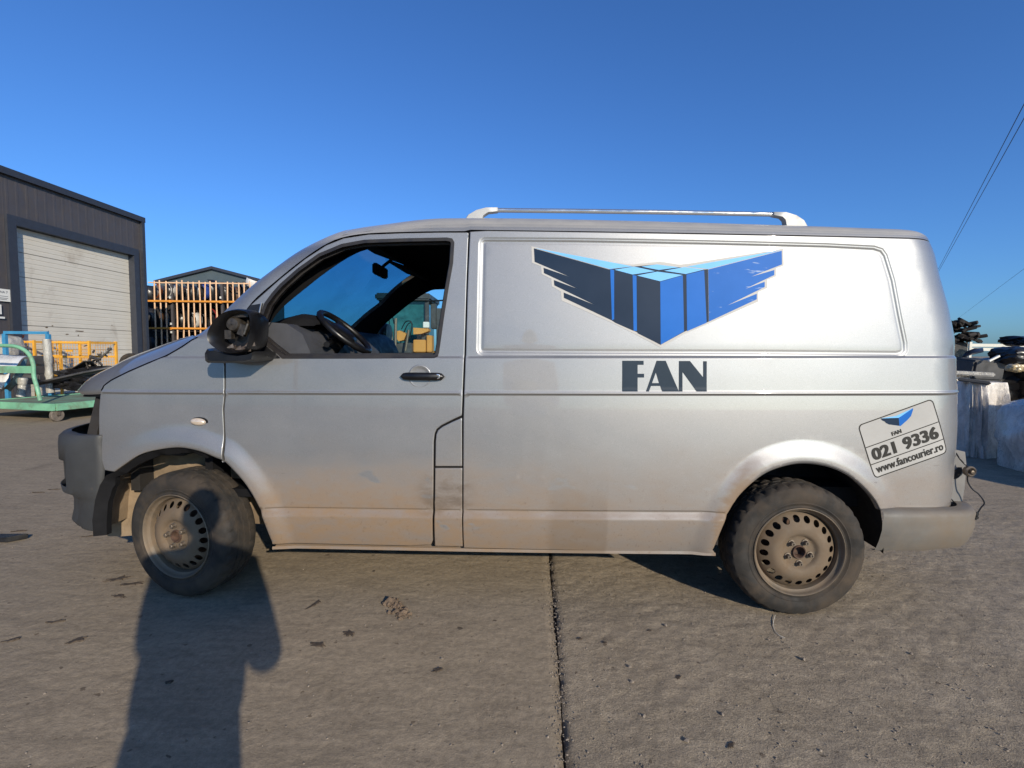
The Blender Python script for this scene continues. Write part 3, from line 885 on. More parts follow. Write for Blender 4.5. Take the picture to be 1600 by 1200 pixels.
# steering wheel
sc_ = np.array([*loc(539, 519, .46)]); t0, t1 = np.array(loc(503, 488, .46)), np.array(loc(574, 550, .46))
dirw = (t1 - t0) / np.linalg.norm(t1 - t0); Rw = np.linalg.norm(t1 - t0) / 2 * .97
e1 = Vector((dirw[0], 0, dirw[1])); e2 = Vector((0, 1, 0)); n_ = Vector((-dirw[1], 0, dirw[0]))
if n_.x < 0: n_ = -n_
cen = Vector((sc_[0], .46, sc_[1]))
ring = [cen + (e1 * cos(a) + e2 * sin(a)) * Rw for a in np.linspace(0, 2 * pi, 41)]
sw = MB().tube(ring, .017, 8, cap=False).build('steering_wheel', M['black_plastic'], van, sm=60)
b = MB()
for a in (0.0, 2.3, -2.3): b.bar(cen + n_ * -.02, cen + (e1 * cos(a) + e2 * sin(a)) * Rw, .045, .016, up=n_)
b.build('spoke', M['black_plastic'], sw, sm=30)
hub = MB()
for k, (r, z) in enumerate(((.0, .012), (.05, .012), (.075, .004), (.085, -.02))): pass
pr = [(.001, .012), (.05, .011), (.078, .003), (.088, -.025)]
vs = []; n = 20
for r, z in pr:
    for j in range(n): vs.append(cen + (e1 * cos(2 * pi * j / n) + e2 * sin(2 * pi * j / n) * 1.15) * r + n_ * z)
hub.add(vs, [(i * n + j, i * n + (j + 1) % n, (i + 1) * n + (j + 1) % n, (i + 1) * n + j) for i in range(3) for j in range(n)])
hub.build('wheel_hub', M['black_plastic'], sw, sm=60)
col = MB().tube([cen - n_ * .02, cen - n_ * .30], .045, 10); col.build('steering_column', M['trim_black'], van, sm=40)
b = MB().tube([cen - n_ * .06 + e2 * .03, cen - n_ * .07 + e2 * .2 + e1 * .03], [.012, .016], 8); b.tube([cen - n_ * .06 - e2 * .03, cen - n_ * .07 - e2 * .2 + e1 * .03], [.012, .016], 8)
b.build('column_stalk', M['black_plastic'], van, sm=40)

# mirror sail, slim pillar trim and broken mirror on the driver's door
sail = surfs([(398.5, 524.5), (404, 503), (411.5, 474), (392, 477), (362, 520), (352, 548), (352, 562.5), (438, 559.8), (420, 544)])
panel('mirror_sail', sail, M['black_plastic'], LDOOR, off=-.004, detail=False, step=.05)
b = MB().tube([(u, float(I(u, w)) - .008, w) for u, w in surfs([(410, 473), (405, 497), (397.5, 523)])], .0035, 6); b.build('quarter_bead', M['chrome'], LDOOR)
M['motor'] = plain('motor_black', (.028, .024, .020), .4, var=.6, scale=50)
def mirror_unit(parent):
    def P(px, py, v): u, w = loc(px, py, v); return (u, v, w)
    # foot / arm
    b = MB(); rows = []
    outline_lo = [(320, 557), (321, 564), (325, 567), (350, 567.5), (385, 566), (396, 563), (398, 556)]
    outline_hi = [(320, 552), (324, 545), (332, 544), (350, 553), (372, 556), (390, 553), (397, 549)]
    for v in (-.16, -.13, -.09, -.05, .0, .045):
        k = 1.0
        row = []
        sh = max(0, (v + .06)) * 0
        for x, y in outline_hi + outline_lo[::-1]:
            if v == -.16: x = 358 + (x - 358) * .9; y = 557 + (y - 557) * .72
            row.append(P(x, y, v if v > -.15 else v))
        row.append(row[0]); rows.append(row)
    # keep the cross-section constant while it runs inwards: positions are taken once at v = -.13
    base = rows[0] if False else rows[1]; rows = [[(p[0] + (0.10 if v > -.02 else 0.0) * (v + .02), v, p[2]) for p in (rows[0] if v == -.16 else base)] for v in (-.16, -.13, -.09, -.05, .0, .05)]
    b.grid(rows); n = len(rows[0]) - 1; b.f.append(tuple(range(n)))
    mi = b.build('door_mirror', M['black_plastic'], parent, sm=40)
    # housing shell, open towards the tail, its inside showing
    rim = [tuple(q) for q in spline([(374, 482.5), (388, 484.5), (396, 492), (397.5, 508), (395.5, 530), (389, 547), (374, 553), (354, 552), (338, 544), (328.5, 534), (327, 522), (333, 508), (344, 494), (358, 485.5), (374, 482.5)], 4)][:-1]
    mid = [P(x, y, -.165) for x, y in rim]; c = np.mean(mid, axis=0)
    rows = []
    for (v, s, du_) in ((.0, .80, .0), (-.05, .95, .01), (-.10, 1.02, .02), (-.165, 1.0, .03), (-.182, .94, .032)):
        rows.append([(c[0] + (p[0] - c[0]) * s - .005, v, c[2] + (p[2] - c[2]) * s) for p in mid] + [])
        rows[-1].append(rows[-1][0])
    # inside wall
    for (v, s) in ((-.165, .84), (-.09, .74)):
        rows.append([(c[0] + (p[0] - c[0]) * s + .006, v, c[2] + (p[2] - c[2]) * s) for p in mid]); rows[-1].append(rows[-1][0])
    b = MB().grid(rows); n = len(rows[0]); k0 = len(b.v) - n; b.f.append(tuple(k0 + i for i in range(n - 1)))
    b.build('mirror_shell', M['black_plastic'], parent, sm=55)
    # the exposed adjuster: motor, brackets, torn edges
    b = MB(); cx, cy = P(370, 512, -.15)[0], P(370, 512, -.15)[2]
    b.revolve([(.002, -.155), (.026, -.152), (.034, -.14), (.036, -.10)], 18, c=(cx - .02, 0, cy + .015))
    b.tube([(cx + .03, -.10, cy + .05), (cx + .05, -.15, cy + .015), (cx + .035, -.155, cy - .03)], .006, 6)
    b.bar((cx - .05, -.13, cy + .055), (cx + .05, -.14, cy + .058), .012, .02)
    b.box((cx + .025, -.14, cy - .01), (.03, .03, .05), mat=Matrix.Rotation(.4, 3, 'Y')); b.box((cx - .045, -.13, cy - .03), (.03, .03, .04))
    b.build('mirror_motor', M['motor'], parent, sm=40)
    rr = rng(8); b = MB()
    for i in range(10):
        x, y = 345 + 44 * i / 9 + rr.uniform(-2, 2), 540 + rr.uniform(-4, 6) + 6 * sin(pi * i / 9)
        p = Vector(P(x, y, -.15)); s = rr.uniform(.012, .026)
        b.add([p + Vector((-s, rr.uniform(-.01, .01), -s * .5)), p + Vector((s, rr.uniform(-.01, .01), -s * .4)), p + Vector((s * .6, .01, s * .8)), p + Vector((-s * .7, .015, s * .5)), p + Vector((0, .02, 0))], [(0, 1, 2, 3), (0, 4, 1), (1, 4, 2), (2, 4, 3), (3, 4, 0)])
    b.build('broken_shard', plain('broken_plastic', (.055, .042, .033), .45, var=.6, scale=30), parent, sm=0)
    return mi
mirror_unit(LDOOR)
# passenger mirror, whole
um, wm = loc(600, 522, VW + .16)
pr = [(.0, .001), (.02, .07), (.05, .095), (.085, .10), (.11, .09)]
vs = []; n = 24
for d, r in pr:
    for j in range(n):
        t = 2 * pi * j / n; q = (abs(cos(t)) ** .7 * (1 if cos(t) > 0 else -1), abs(sin(t)) ** .7 * (1 if sin(t) > 0 else -1))
        vs.append((um - .06 + d, VW + .15 + q[0] * r * 1.0, wm + q[1] * r * .95))
b = MB().add(vs, [(i * n + j, i * n + (j + 1) % n, (i + 1) * n + (j + 1) % n, (i + 1) * n + j) for i in range(len(pr) - 1) for j in range(n)])
b.f.append(tuple(len(b.v) - n + j for j in range(n)))
b.bar((um, VW + .12, wm - .08), (um - .02, VW - .06, wm - .10), .05, .04)
b.build('door_mirror', M['black_plastic'], RDOOR, sm=50)
# passenger window glass
panel('window_glass', offset_poly(np.array(win), .004), M['side_glass'], RDOOR, off=.022, mirror=True, flange=0, detail=False, step=.08)

# door handle: dished plate, grip, lock
hu, hw = surf(656, 588)
hv = float(I(hu, hw))
prof = [(.054, -.0005), (.056, .0006), (.0535, -.0022), (.049, -.0028), (.044, .0005), (.03, .0), (.001, .002)]
b = MB().revolve([(r, hv - .0006 + d) for r, d in prof], 40, c=(hu, 0, hw)); b.build('handle_dish', M['paint'], LDOOR, sm=60)
gu0, gw0 = surf(626.5, 588); gu1, gw1 = surf(695, 588.5)
rows = []
for t in np.linspace(0, 1, 17):
    u = gu0 + (gu1 - gu0) * t; e = (1 - abs(2 * t - 1) ** 8) ** .5
    hh = .0185 * max(e, .02); v = float(I(u, hw))
    arch = .016 + .014 * (1 - (2 * t - 1) ** 2)
    rows.append([(u, v + .004, hw - hh), (u, v - arch * .7, hw - hh), (u, v - arch, hw - hh * .6), (u, v - arch - .002, hw), (u, v - arch, hw + hh * .6), (u, v - arch * .7, hw + hh), (u, v + .004, hw + hh)])
gr = MB().grid(rows).build('door_handle', M['black_plastic'], LDOOR, sm=50)
lu, lw = surf(685, 588); lv = float(I(lu, lw)) - .022
b = MB().revolve([(.0125, lv + .004), (.012, lv - .001), (.009, lv - .002), (.003, lv - .001), (.001, lv + .001)], 20, c=(lu, 0, lw)); b.build('door_lock', M['chrome'], LDOOR, sm=40)
# side repeater
su, sw_ = surf(310, 659); sv = float(I(su, sw_))
vs = []; pr = [(1.0, .004), (1.0, -.004), (.85, -.010), (.5, -.014), (.02, -.015)]; n = 24
for k, d in pr:
    for j in range(n):
        t = 2 * pi * j / n; vs.append((su + cos(t) * .038 * k + .004 * sin(t), sv + d, sw_ + sin(t) * .018 * k - cos(t) * .004 * k))
b = MB().add(vs, [(i * n + j, i * n + (j + 1) % n, (i + 1) * n + (j + 1) % n, (i + 1) * n + j) for i in range(len(pr) - 1) for j in range(n)])
b.build('side_repeater', M['gold'], LFEND, sm=60)
vs2 = [(su + cos(2 * pi * j / n) * .044 + .005, sv - .0008, sw_ + .001 + sin(2 * pi * j / n) * .022) for j in range(n)]
MB().add(vs2, [tuple(range(n))]).build('repeater_seat', M['black_plastic'], LFEND, sm=0)

# roof rail (both sides)
def rail(mir):
    y = (lambda v: VW - v) if mir else (lambda v: v)
    RV = .30
    def P(px, py): u, w = loc(px, py, RV); return (u, y(RV), w)
    foot_f = [P(x, yy) for x, yy in ((722, 347.5), (732, 337), (745, 329.5), (760, 325.5), (778, 325.5), (778, 331.5), (764, 333), (756, 338), (751, 347.5))]
    foot_r = [P(x, yy) for x, yy in ((1206, 332.5), (1225, 332.8), (1242, 338), (1254, 346), (1262, 355), (1227, 354), (1224, 345), (1219, 340), (1206, 337.5))]
    bar = MB().tube([P(774, 328.6), P(900, 329.8), P(1050, 331.8), P(1212, 335)], .0115, 12).build('roof_rail', M['chrome'], van, sm=60)
    for ft in (foot_f, foot_r):
        b = MB(); n = len(ft)
        c = np.mean(ft, axis=0)
        for d, s in ((-.022, .94), (-.017, 1), (.017, 1), (.022, .94)):
            b.v += [(float(c[0] + (p[0] - c[0]) * s), float(p[1] + d), float(c[2] + (p[2] - c[2]) * s - (.015 if p[2] < c[2] - .03 else 0))) for p in ft]
        for i in range(3):
            for j in range(n): b.f.append((i * n + j, i * n + (j + 1) % n, (i + 1) * n + (j + 1) % n, (i + 1) * n + j))
        b.f.append(tuple(range(n))); b.f.append(tuple(3 * n + j for j in reversed(range(n))))
        b.build('rail_foot', M['rail_grey'], bar, sm=50)
rail(False); rail(True)

# tail: closing panel, lamp recess, bumper, hanging wires
b = MB(); rows = []
for w in np.linspace(surf(1470, 797)[1], float(wT(3.6)), 24):
    ur = float(rear0(w) + RR * .99); v = float(I(ur, w)); rows.append([(ur - .001 + .02 * (1 - (2 * t - 1) ** 4), v + (VW - 2 * v) * t, w) for t in np.linspace(0, 1, 12)])
tg = MB().grid(rows).build('tailgate', M['paint'], van, sm=50)
rows = [[(p[0] + .006, .34 + (p[1] - .34) * 1.0, p[2]) for p in r[2:-2]] for r in rows[14:-3]]
MB().grid(rows).build('rear_window', M['trim_black'], tg, sm=50)
# bare metal of the missing tail lamp, standing out behind the corner
def Pv(px, py, v): u, w = loc(px, py, v); return (u, v, w)
lp_px = [(1491, 702), (1508, 706), (1510, 725), (1507, 765), (1503, 788), (1494, 795), (1479, 795), (1484, 750), (1489, 720)]
lp = [Pv(x, y, .20) for x, y in lp_px]
b = MB(); n = len(lp); b.v = [tuple(p) for p in lp] + [(p[0] - .03, p[1] + .12, p[2]) for p in lp]
b.f = [tuple(range(n))] + [(i, n + i, n + (i + 1) % n, (i + 1) % n) for i in range(n)]
lr = b.build('lamp_recess', M['grey_light'], van, sm=30)
hole_px = [(1489, 748), (1487, 742), (1491, 735), (1498, 730), (1503, 730), (1503.5, 738), (1499, 745), (1493, 749)]
hp = [Pv(x, y, .197) for x, y in hole_px]; MB().add(hp, [tuple(range(len(hp)))]).build('lamp_hole', M['liner'], lr, sm=0)
w1 = spline([Pv(*p) for p in ((1494, 708, .19), (1499, 716, .17), (1506, 724, .17), (1513, 731, .16), (1512, 742, .16), (1512, 752, .16), (1519, 764, .15), (1529, 772, .14), (1538, 785, .13), (1533, 793, .13), (1528, 801, .13))], 5)
w2 = spline([Pv(*p) for p in ((1494, 709, .185), (1489, 725, .18), (1485, 745, .18), (1482, 765, .18), (1484, 776, .17), (1492, 787, .17), (1490, 794, .16), (1487, 797, .16), (1487, 801, .16))], 5)
hr = MB().tube(w1, .0032, 6).tube(w2, .0026, 6).build('wiring', M['black_plastic'], van, sm=60)
c = Pv(1517, 737, .15)
b = MB().revolve([(.024, c[1] + .02), (.026, c[1]), (.020, c[1] - .006), (.016, c[1] - .002), (.015, c[1] + .015)], 20, c=(c[0], 0, c[2])); b.revolve([(.001, c[1] - .014), (.008, c[1] - .012), (.010, c[1] + .01)], 12, c=(c[0], 0, c[2]))
b.build('bulb_holder', M['bolt'], hr, sm=40)
rr = rng(3); b = MB(); c = Vector(Pv(1521, 804, .13))
for i in range(6): b.box(c + Vector((rr.uniform(-.016, .016), rr.uniform(-.01, .01), rr.uniform(-.012, .012))), (.018, .016, .014), mat=Matrix.Rotation(rr.uniform(0, 3), 3, 'Y'))
c = Vector(Pv(1491, 806, .16)); b.box(c, (.022, .014, .034), mat=Matrix.Rotation(.2, 3, 'Y'))
b.build('plug', M['black_plastic'], hr, sm=0, bevel=.002)
# rear bumper
bt = loc(1450, 799, .02)[1]; bb_ = loc(1450, 866, .02)[1]
ustart = arch_r[-1][0] + .004
rows = []
def rplan(t):
    if t < .35: q = t / .35; return np.array([ustart + (3.70 - ustart) * q, .012 + .02 * q * q])
    th = (t - .35) / .65 * pi / 2
    return np.array([3.70 + .30 * sin(th) ** .85, .032 + (VW / 2 - .032) * (1 - cos(th)) ** 1.25])
for ins, h in ((.07, 1.0), (.03, .995), (.010, .96), (.0, .85), (.004, .70), (.0, .55), (.010, .28), (.022, .10), (.03, .02), (.06, 0)):
    row = []
    for t in np.linspace(0, 1, 36):
        p = rplan(t); q = rplan(min(1, t + .01)) - rplan(max(0, t - .01)); q /= np.linalg.norm(q); nn = np.array([-q[1], q[0]])
        x = p + nn * ins; lowcut = max(0, (p[0] - 3.6)) * .10
        front = (.012 if t == 0 else 0)
        row.append((x[0] - (.018 * (1 - h) if t == 0 else 0), x[1], bb_ + lowcut + (bt - bb_ - lowcut) * h))
    row += [(a, VW - b2, c2) for a, b2, c2 in row[::-1][1:]]
    rows.append(row)
M['bumper_paint'] = plain('bumper_paint', (0.118, 0.110, 0.098), 0.65, metal=.1, var=.25, scale=4, dirt=(0.15, 0.112, 0.075), dirt_amt=.65, coat=.1)
MB().grid(rows).build('rear_bumper', M['bumper_paint'], van, sm=50)

# wheels
def wheel_proto(name):
    root = empty(name, (0, 0, 0), 0, van)
    NS = 132
    prof = [(.200, .016), (.206, .004), (.213, .0005), (.222, .002), (.232, -.003), (.2335, -.0045), (.237, -.0045), (.2385, -.0035), (.252, -.0065), (.268, -.0065), (.282, -.003), (.294, .004), (.297, .0055), (.3025, .0085), (.309, .016), (.3145, .026), (.3165, .034), (.318, .052), (.318, .062), (.311, .0635), (.311, .070), (.318, .0715), (.318, .098), (.311, .0995), (.311, .106), (.318, .1075), (.318, .134), (.311, .1355), (.311, .142), (.318, .1435), (.317, .165), (.312, .182), (.30, .196), (.27, .205), (.235, .204), (.206, .195), (.20, .185)]
    b = MB()
    for i, (r, y) in enumerate(prof):
        for j in range(NS):
            t = 2 * pi * j / NS; rr = r
            if .015 < y < .056 and r > .30:
                if j % 4 == 0: rr = r - .0075
            elif .071 < y < .135 and r > .315:
                if (j + int((y - .07) * 60)) % 4 == 1: rr = r - .006
            elif y > .143 and r > .305 and j % 4 == 2: rr = r - .007
            b.v.append((rr * cos(t), y, rr * sin(t)))
    for i in range(len(prof) - 1):
        for j in range(NS):
            a = i * NS + j; c = i * NS + (j + 1) % NS; b.f.append((a, a + NS, c + NS, c))
    b.build('tyre', M['tyre'], root, sm=28)
    b = MB().revolve([(.2075, .006), (.2105, .001), (.2115, -.004), (.2085, -.0065), (.2045, -.003), (.2025, .006), (.1985, .014), (.190, .020), (.1865, .034), (.186, .060), (.182, .085), (.182, .18)], 72)
    b.build('rim', M['steel'], root, sm=40)
    # pressed disc with 20 round openings
    outer = [(.187 * cos(t), .187 * sin(t)) for t in np.linspace(0, 2 * pi, 73)[:-1]]
    bore = [(.030 * cos(t), .030 * sin(t)) for t in np.linspace(0, 2 * pi, 25)[:-1]]
    loops = [outer, bore]
    for k in range(20):
        a = 2 * pi * k / 20
        loops.append([(.1555 * cos(a) + .0158 * cos(t), .1555 * sin(a) + .0158 * sin(t)) for t in np.linspace(0, 2 * pi, 15)[:-1]])
    pts = [p for l in loops for p in l]; edges = []; k = 0
    for l in loops: edges += [(k + i, k + (i + 1) % len(l)) for i in range(len(l))]; k += len(l)
    for r in (.04, .05, .06, .068, .074, .078, .082, .088, .096, .106, .116, .126, .136, .1715, .176, .181):
        n = int(2 * pi * r / .011); pts += [(r * cos(2 * pi * i / n), r * sin(2 * pi * i / n)) for i in range(n)]
    pts += [(.1555 * cos(2 * pi * (k + .5) / 20), .1555 * sin(2 * pi * (k + .5) / 20)) for k in range(20)]
    vo, eo, fo, *_ = delaunay_2d_cdt([Vector(p) for p in pts], edges, [], 0, 1e-6)
    V = np.array([(p[0], p[1]) for p in vo]); Fc = np.array([f for f in fo if len(f) == 3]); cen = V[Fc].mean(1)
    ok = inside(cen[:, 0], cen[:, 1], outer)
    for l in loops[1:]: ok &= ~inside(cen[:, 0], cen[:, 1], l)
    rr = np.hypot(V[:, 0], V[:, 1])
    dep = np.interp(rr, [.028, .036, .066, .074, .080, .088, .10, .116, .13, .142, .158, .170, .178, .187], [.030, .034, .034, .033, .026, .020, .0175, .0185, .024, .032, .043, .053, .062, .075])
    dep = dep - .026
    nf = len(V)
    me_v = [(a, d, c) for (a, c), d in zip(V, dep)] ; faces = [tuple(int(i) for i in f) for f in Fc[ok]]
    for l in loops[1:]:
        k0 = len(me_v); n = len(l); d0 = np.interp(np.hypot(*np.array(l).T), [.028, .036, .13, .142, .158, .170, .178], [.030, .034, .024, .032, .043, .053, .062]) - .026
        me_v += [(p[0], d, p[1]) for p, d in zip(l, d0)] + [(p[0], d + .005, p[1]) for p, d in zip(l, d0)]
        faces += [(k0 + i, k0 + (i + 1) % n, k0 + n + (i + 1) % n, k0 + n + i) for i in range(n)]
    b = MB(); b.v = me_v; b.f = faces
    b.build('wheel_disc', M['steel_dirty'], root, sm=38)
    b = MB().revolve([(.001, .030), (.020, .028), (.023, .012), (.026, -.002), (.030, -.003), (.032, .002), (.033, .012)], 28); b.build('hub', M['rust'], root, sm=40)
    bm_ = None
    for k in range(5):
        a = 2 * pi * k / 5 + pi / 2
        if bm_ is None:
            b = MB().revolve([(.016, .010), (.015, .004), (.0105, .003)], 12)
            b.revolve([(.0105, .005), (.0105, -.013), (.009, -.015), (.005, -.015), (.004, -.010), (.001, -.010)], 6); o = b.build('wheel_bolt', M['bolt'], root, sm=30); bm_ = o.data
        else: o = link('wheel_bolt', bm_, None, root)
        o.location = (.054 * cos(a), 0, .054 * sin(a))
    # brake drum behind the openings
    MB().revolve([(.02, .085), (.14, .085), (.15, .11), (.15, .15)], 36).build('brake_disc', M['rust'], root, sm=40)
    return root
def copy_tree(o, parent=None):
    c = o.copy(); COL.objects.link(c)
    if parent: c.parent = parent
    for ch in list(o.children): copy_tree(ch, c)
    return c
WZ = .316
w_rl = wheel_proto('wheel'); w_rl.location = (3.0, .022, WZ)
STEER = radians(13.5)
def place_wheel(u, v, rz, rx):
    w = copy_tree(w_rl, van); w.location = (u, v, WZ); w.rotation_euler = (0, rx, rz); return w
ur_, wr_ = loc(1243.5, 862, .05); uf_, wf_ = loc(288, 836, .05)
w_rl.location = (ur_, .020, WZ); w_rl.rotation_euler = (0, .55, 0)
# front wheel pivots about a point 0.1 m inside its outer face
pv = np.array([uf_, .125]); off = np.array([sin(STEER), -cos(STEER)]) * .105
wf = place_wheel(0, 0, -STEER, 1.0); 
wf.location = (pv[0] - sin(STEER) * .105, pv[1] - cos(STEER) * .105, WZ)
wf2 = place_wheel(0, 0, pi - STEER, .3); wf2.location = (pv[0] + sin(STEER) * .105, VW - pv[1] + cos(STEER) * .105, WZ)
wr2 = place_wheel(ur_, VW - .022, pi, .2)

# emblem, lettering and phone sticker, laid on the painted side
def q5(x, y): return (700 + x / 2.6667, 300 + y / 2.6667)
def emb(name, pts, mat, parent, off): return film(name, surfs([q5(*p) for p in pts]), mat, parent, off)
em = emb('wing_emblem', [(347, 226), (620, 286), (770, 303), (800, 299), (885, 291), (965, 303), (1000, 299), (1397, 236), (1399, 307), (1367, 318), (1367, 352), (1330, 366), (1330, 400), (1292, 417), (1292, 457), (1085, 548), (985, 591), (888, 649), (780, 592), (688, 547), (473, 452), (470, 415), (432, 393), (430, 362), (390, 342), (387, 310), (350, 295)], M['d_border'], van, -.0010)
E2 = -.0018
emb('emblem_field', [(672, 322), (770, 311), (870, 302), (962, 314), (1068, 323), (1083, 322), (1086, 540), (985, 582), (885, 637), (787, 584), (697, 545), (680, 534)], M['d_navy'], em, -.0014)
emb('left_wing', [(358, 235), (672, 323), (680, 534), (483, 441), (482, 419), (612, 471), (443, 389), (441, 367), (541, 404), (400, 338), (398, 316), (506, 353), (361, 291)], M['d_navy'], em, E2)
emb('wing_top', [(360, 233), (770, 310), (673, 321)], M['d_light'], em, E2)
emb('emblem_edge', [(676, 322), (692, 325), (692, 530), (683, 534)], M['d_blue'], em, E2)
emb('emblem_block', [(694, 326), (768, 345), (772, 578), (697, 545)], M['d_navy'], em, E2)
emb('block_top', [(694, 324), (775, 311), (862, 330), (769, 344)], M['d_light'], em, E2)
emb('emblem_edge', [(769, 346), (785, 349), (787, 579), (773, 578)], M['d_blue'], em, E2)
emb('emblem_block', [(786, 351), (883, 374), (885, 636), (789, 588)], M['d_navy'], em, E2)
emb('block_top', [(787, 348), (872, 332), (978, 346), (884, 372)], M['d_light'], em, E2)
emb('block_side', [(884, 374), (978, 348), (983, 581), (886, 636)], M['d_blue'], em, E2)
emb('block_top', [(806, 311), (870, 302), (962, 314), (878, 325)], M['d_light'], em, E2)
emb('block_side', [(993, 344), (1067, 326), (1077, 545), (996, 580)], M['d_blue'], em, E2)
emb('block_top', [(900, 328), (985, 313), (1067, 323), (990, 342)], M['d_light'], em, E2)
emb('right_wing', [(1084, 323), (1390, 245), (1391, 302), (1262, 353), (1359, 325), (1359, 346), (1238, 404), (1319, 374), (1319, 396), (1163, 473), (1286, 424), (1286, 447), (1087, 540)], M['d_blue2'], em, E2)
emb('wing_top', [(995, 311), (1390, 242), (1083, 321)], M['d_light'], em, E2)
def letter(pts, hole=None):
    return panel('letter', surfs([q5(*p) for p in pts]), M['d_grey'], van, holes=[surfs([q5(*p) for p in hole])] if hole else (), off=-.0012, flange=0, step=.05, detail=False, edge=.02)
letter([(726, 703), (815, 703), (815, 720), (790, 720), (790, 757), (817, 757), (817, 773), (790, 773), (790, 831), (726, 831)])
letter([(869, 703), (907, 703), (962, 831), (893, 831), (884, 808), (846, 808), (837, 831), (825, 831)], [(850, 796), (879, 796), (866, 752)])
letter([(962, 704), (1008, 704), (1063, 772), (1063, 705), (1078, 705), (1078, 831), (1036, 831), (977, 750), (977, 831), (962, 831)])
# sticker frame: corners in the photograph carried onto the side surface
QC = [np.array(surf(*p)) for p in ((1340.0, 664.5), (1456.5, 622.5), (1479.8, 706.5), (1367.5, 748.5))]
def sq(s, t): return tuple((QC[0] * (1 - s) + QC[1] * s) * (1 - t) + (QC[3] * (1 - s) + QC[2] * s) * t)
def rrect(x0, y0, x1, y1, rx, ry, n=5):
    out = []
    for cx, cy, a0 in ((x1 - rx, y0 + ry, -90), (x1 - rx, y1 - ry, 0), (x0 + rx, y1 - ry, 90), (x0 + rx, y0 + ry, 180)):
        for k in range(n + 1):
            a = radians(a0 + 90 * k / n); out.append((cx + rx * cos(a), cy + ry * sin(a)))
    return out
ro = [sq(*p) for p in rrect(0, 0, 1, 1, .055, .085)]; ri = [sq(*p) for p in rrect(.011, .018, .989, .982, .048, .074)]
stk = panel('phone_sticker', ro, M['d_print'], van, holes=[ri], off=-.0016, flange=0, step=.1, detail=False, edge=.008)
panel('sticker_field', [tuple(p) for p in offset_poly(np.array(ro), .0015)], M['d_white'], stk, off=-.0008, flange=0, step=.012, detail=False, edge=.012)
for t in (.425, .745): film('sticker_rule', [sq(.008, t - .008), sq(.992, t - .008), sq(.992, t + .008), sq(.008, t + .008)], M['d_print'], stk, -.0014)
def text_film(body, box, parent, name, bold, mat, shifts=(0,), off=-.0021):
    cu = bpy.data.curves.new('txt', 'FONT'); cu.body = body; cu.offset = bold; cu.space_character = 1.0 + bold * 1.2; cu.resolution_u = 4; cu.fill_mode = 'FRONT'
    ob = bpy.data.objects.new('txt', cu); COL.objects.link(ob)
    dg = bpy.context.evaluated_depsgraph_get(); me = ob.evaluated_get(dg).to_mesh()
    V = np.array([v.co[:2] for v in me.vertices]); Fs = [tuple(p.vertices) for p in me.polygons]
    ob.evaluated_get(dg).to_mesh_clear(); bpy.data.objects.remove(ob); bpy.data.curves.remove(cu)
    lo, hi = V.min(0), V.max(0); V = (V - lo) / (hi - lo)
    s0, t0, s1, t1 = box; n0 = len(V); F0 = Fs; Fs = []; P = []
    for k, ds in enumerate(shifts):
        P += [sq(s0 + (s1 - s0) * x + ds, t1 + (t0 - t1) * y) for x, y in V]; Fs += [tuple(i + k * n0 for i in f) for f in F0]
    P = np.array(P); d = I(P[:, 0], P[:, 1]) + off - np.repeat(np.arange(len(shifts)) * .00012, n0); NN = side_normals(P[:, 0], P[:, 1])
    me = bpy.data.meshes.new(name); me.from_pydata([(float(a), float(q), float(c)) for (a, c), q in zip(P, d)], [], Fs)
    bm2 = bmesh.new(); bm2.from_mesh(me)
    bm2.normal_update()
    for f in bm2.faces:
        if f.normal.y > 0: f.normal_flip()
    bm2.to_mesh(me); bm2.free()
    return link(name, me, mat, parent)
text_film('021 9336', (.062, .474, .938, .700), stk, 'lettering', .030, M['d_print'], (-.006, -.002, .002, .006))
text_film('www.fancourier.ro', (.055, .782, .955, .925), stk, 'lettering', .018, M['d_print'], (-.0025, .0025))
text_film('FAN', (.375, .315, .500, .385), stk, 'lettering', .02, M['d_print'], (-.003, .003))
def q8(x, y): return surf(1330 + x / 8, 610 + y / 8)
film('small_emblem', [q8(*p) for p in ((365, 350), (590, 342), (770, 220), (772, 240), (745, 320), (700, 370), (615, 445), (470, 425), (430, 405), (420, 390), (385, 375))], M['d_blue2'], stk, -.0014)
film('small_emblem', [q8(*p) for p in ((365, 350), (590, 342), (600, 440), (470, 425), (430, 405), (420, 390), (385, 375))], M['d_navy'], stk, -.0018)
film('small_emblem', [q8(*p) for p in ((365, 350), (560, 318), (768, 222), (590, 342))], M['d_light'], stk, -.0018)
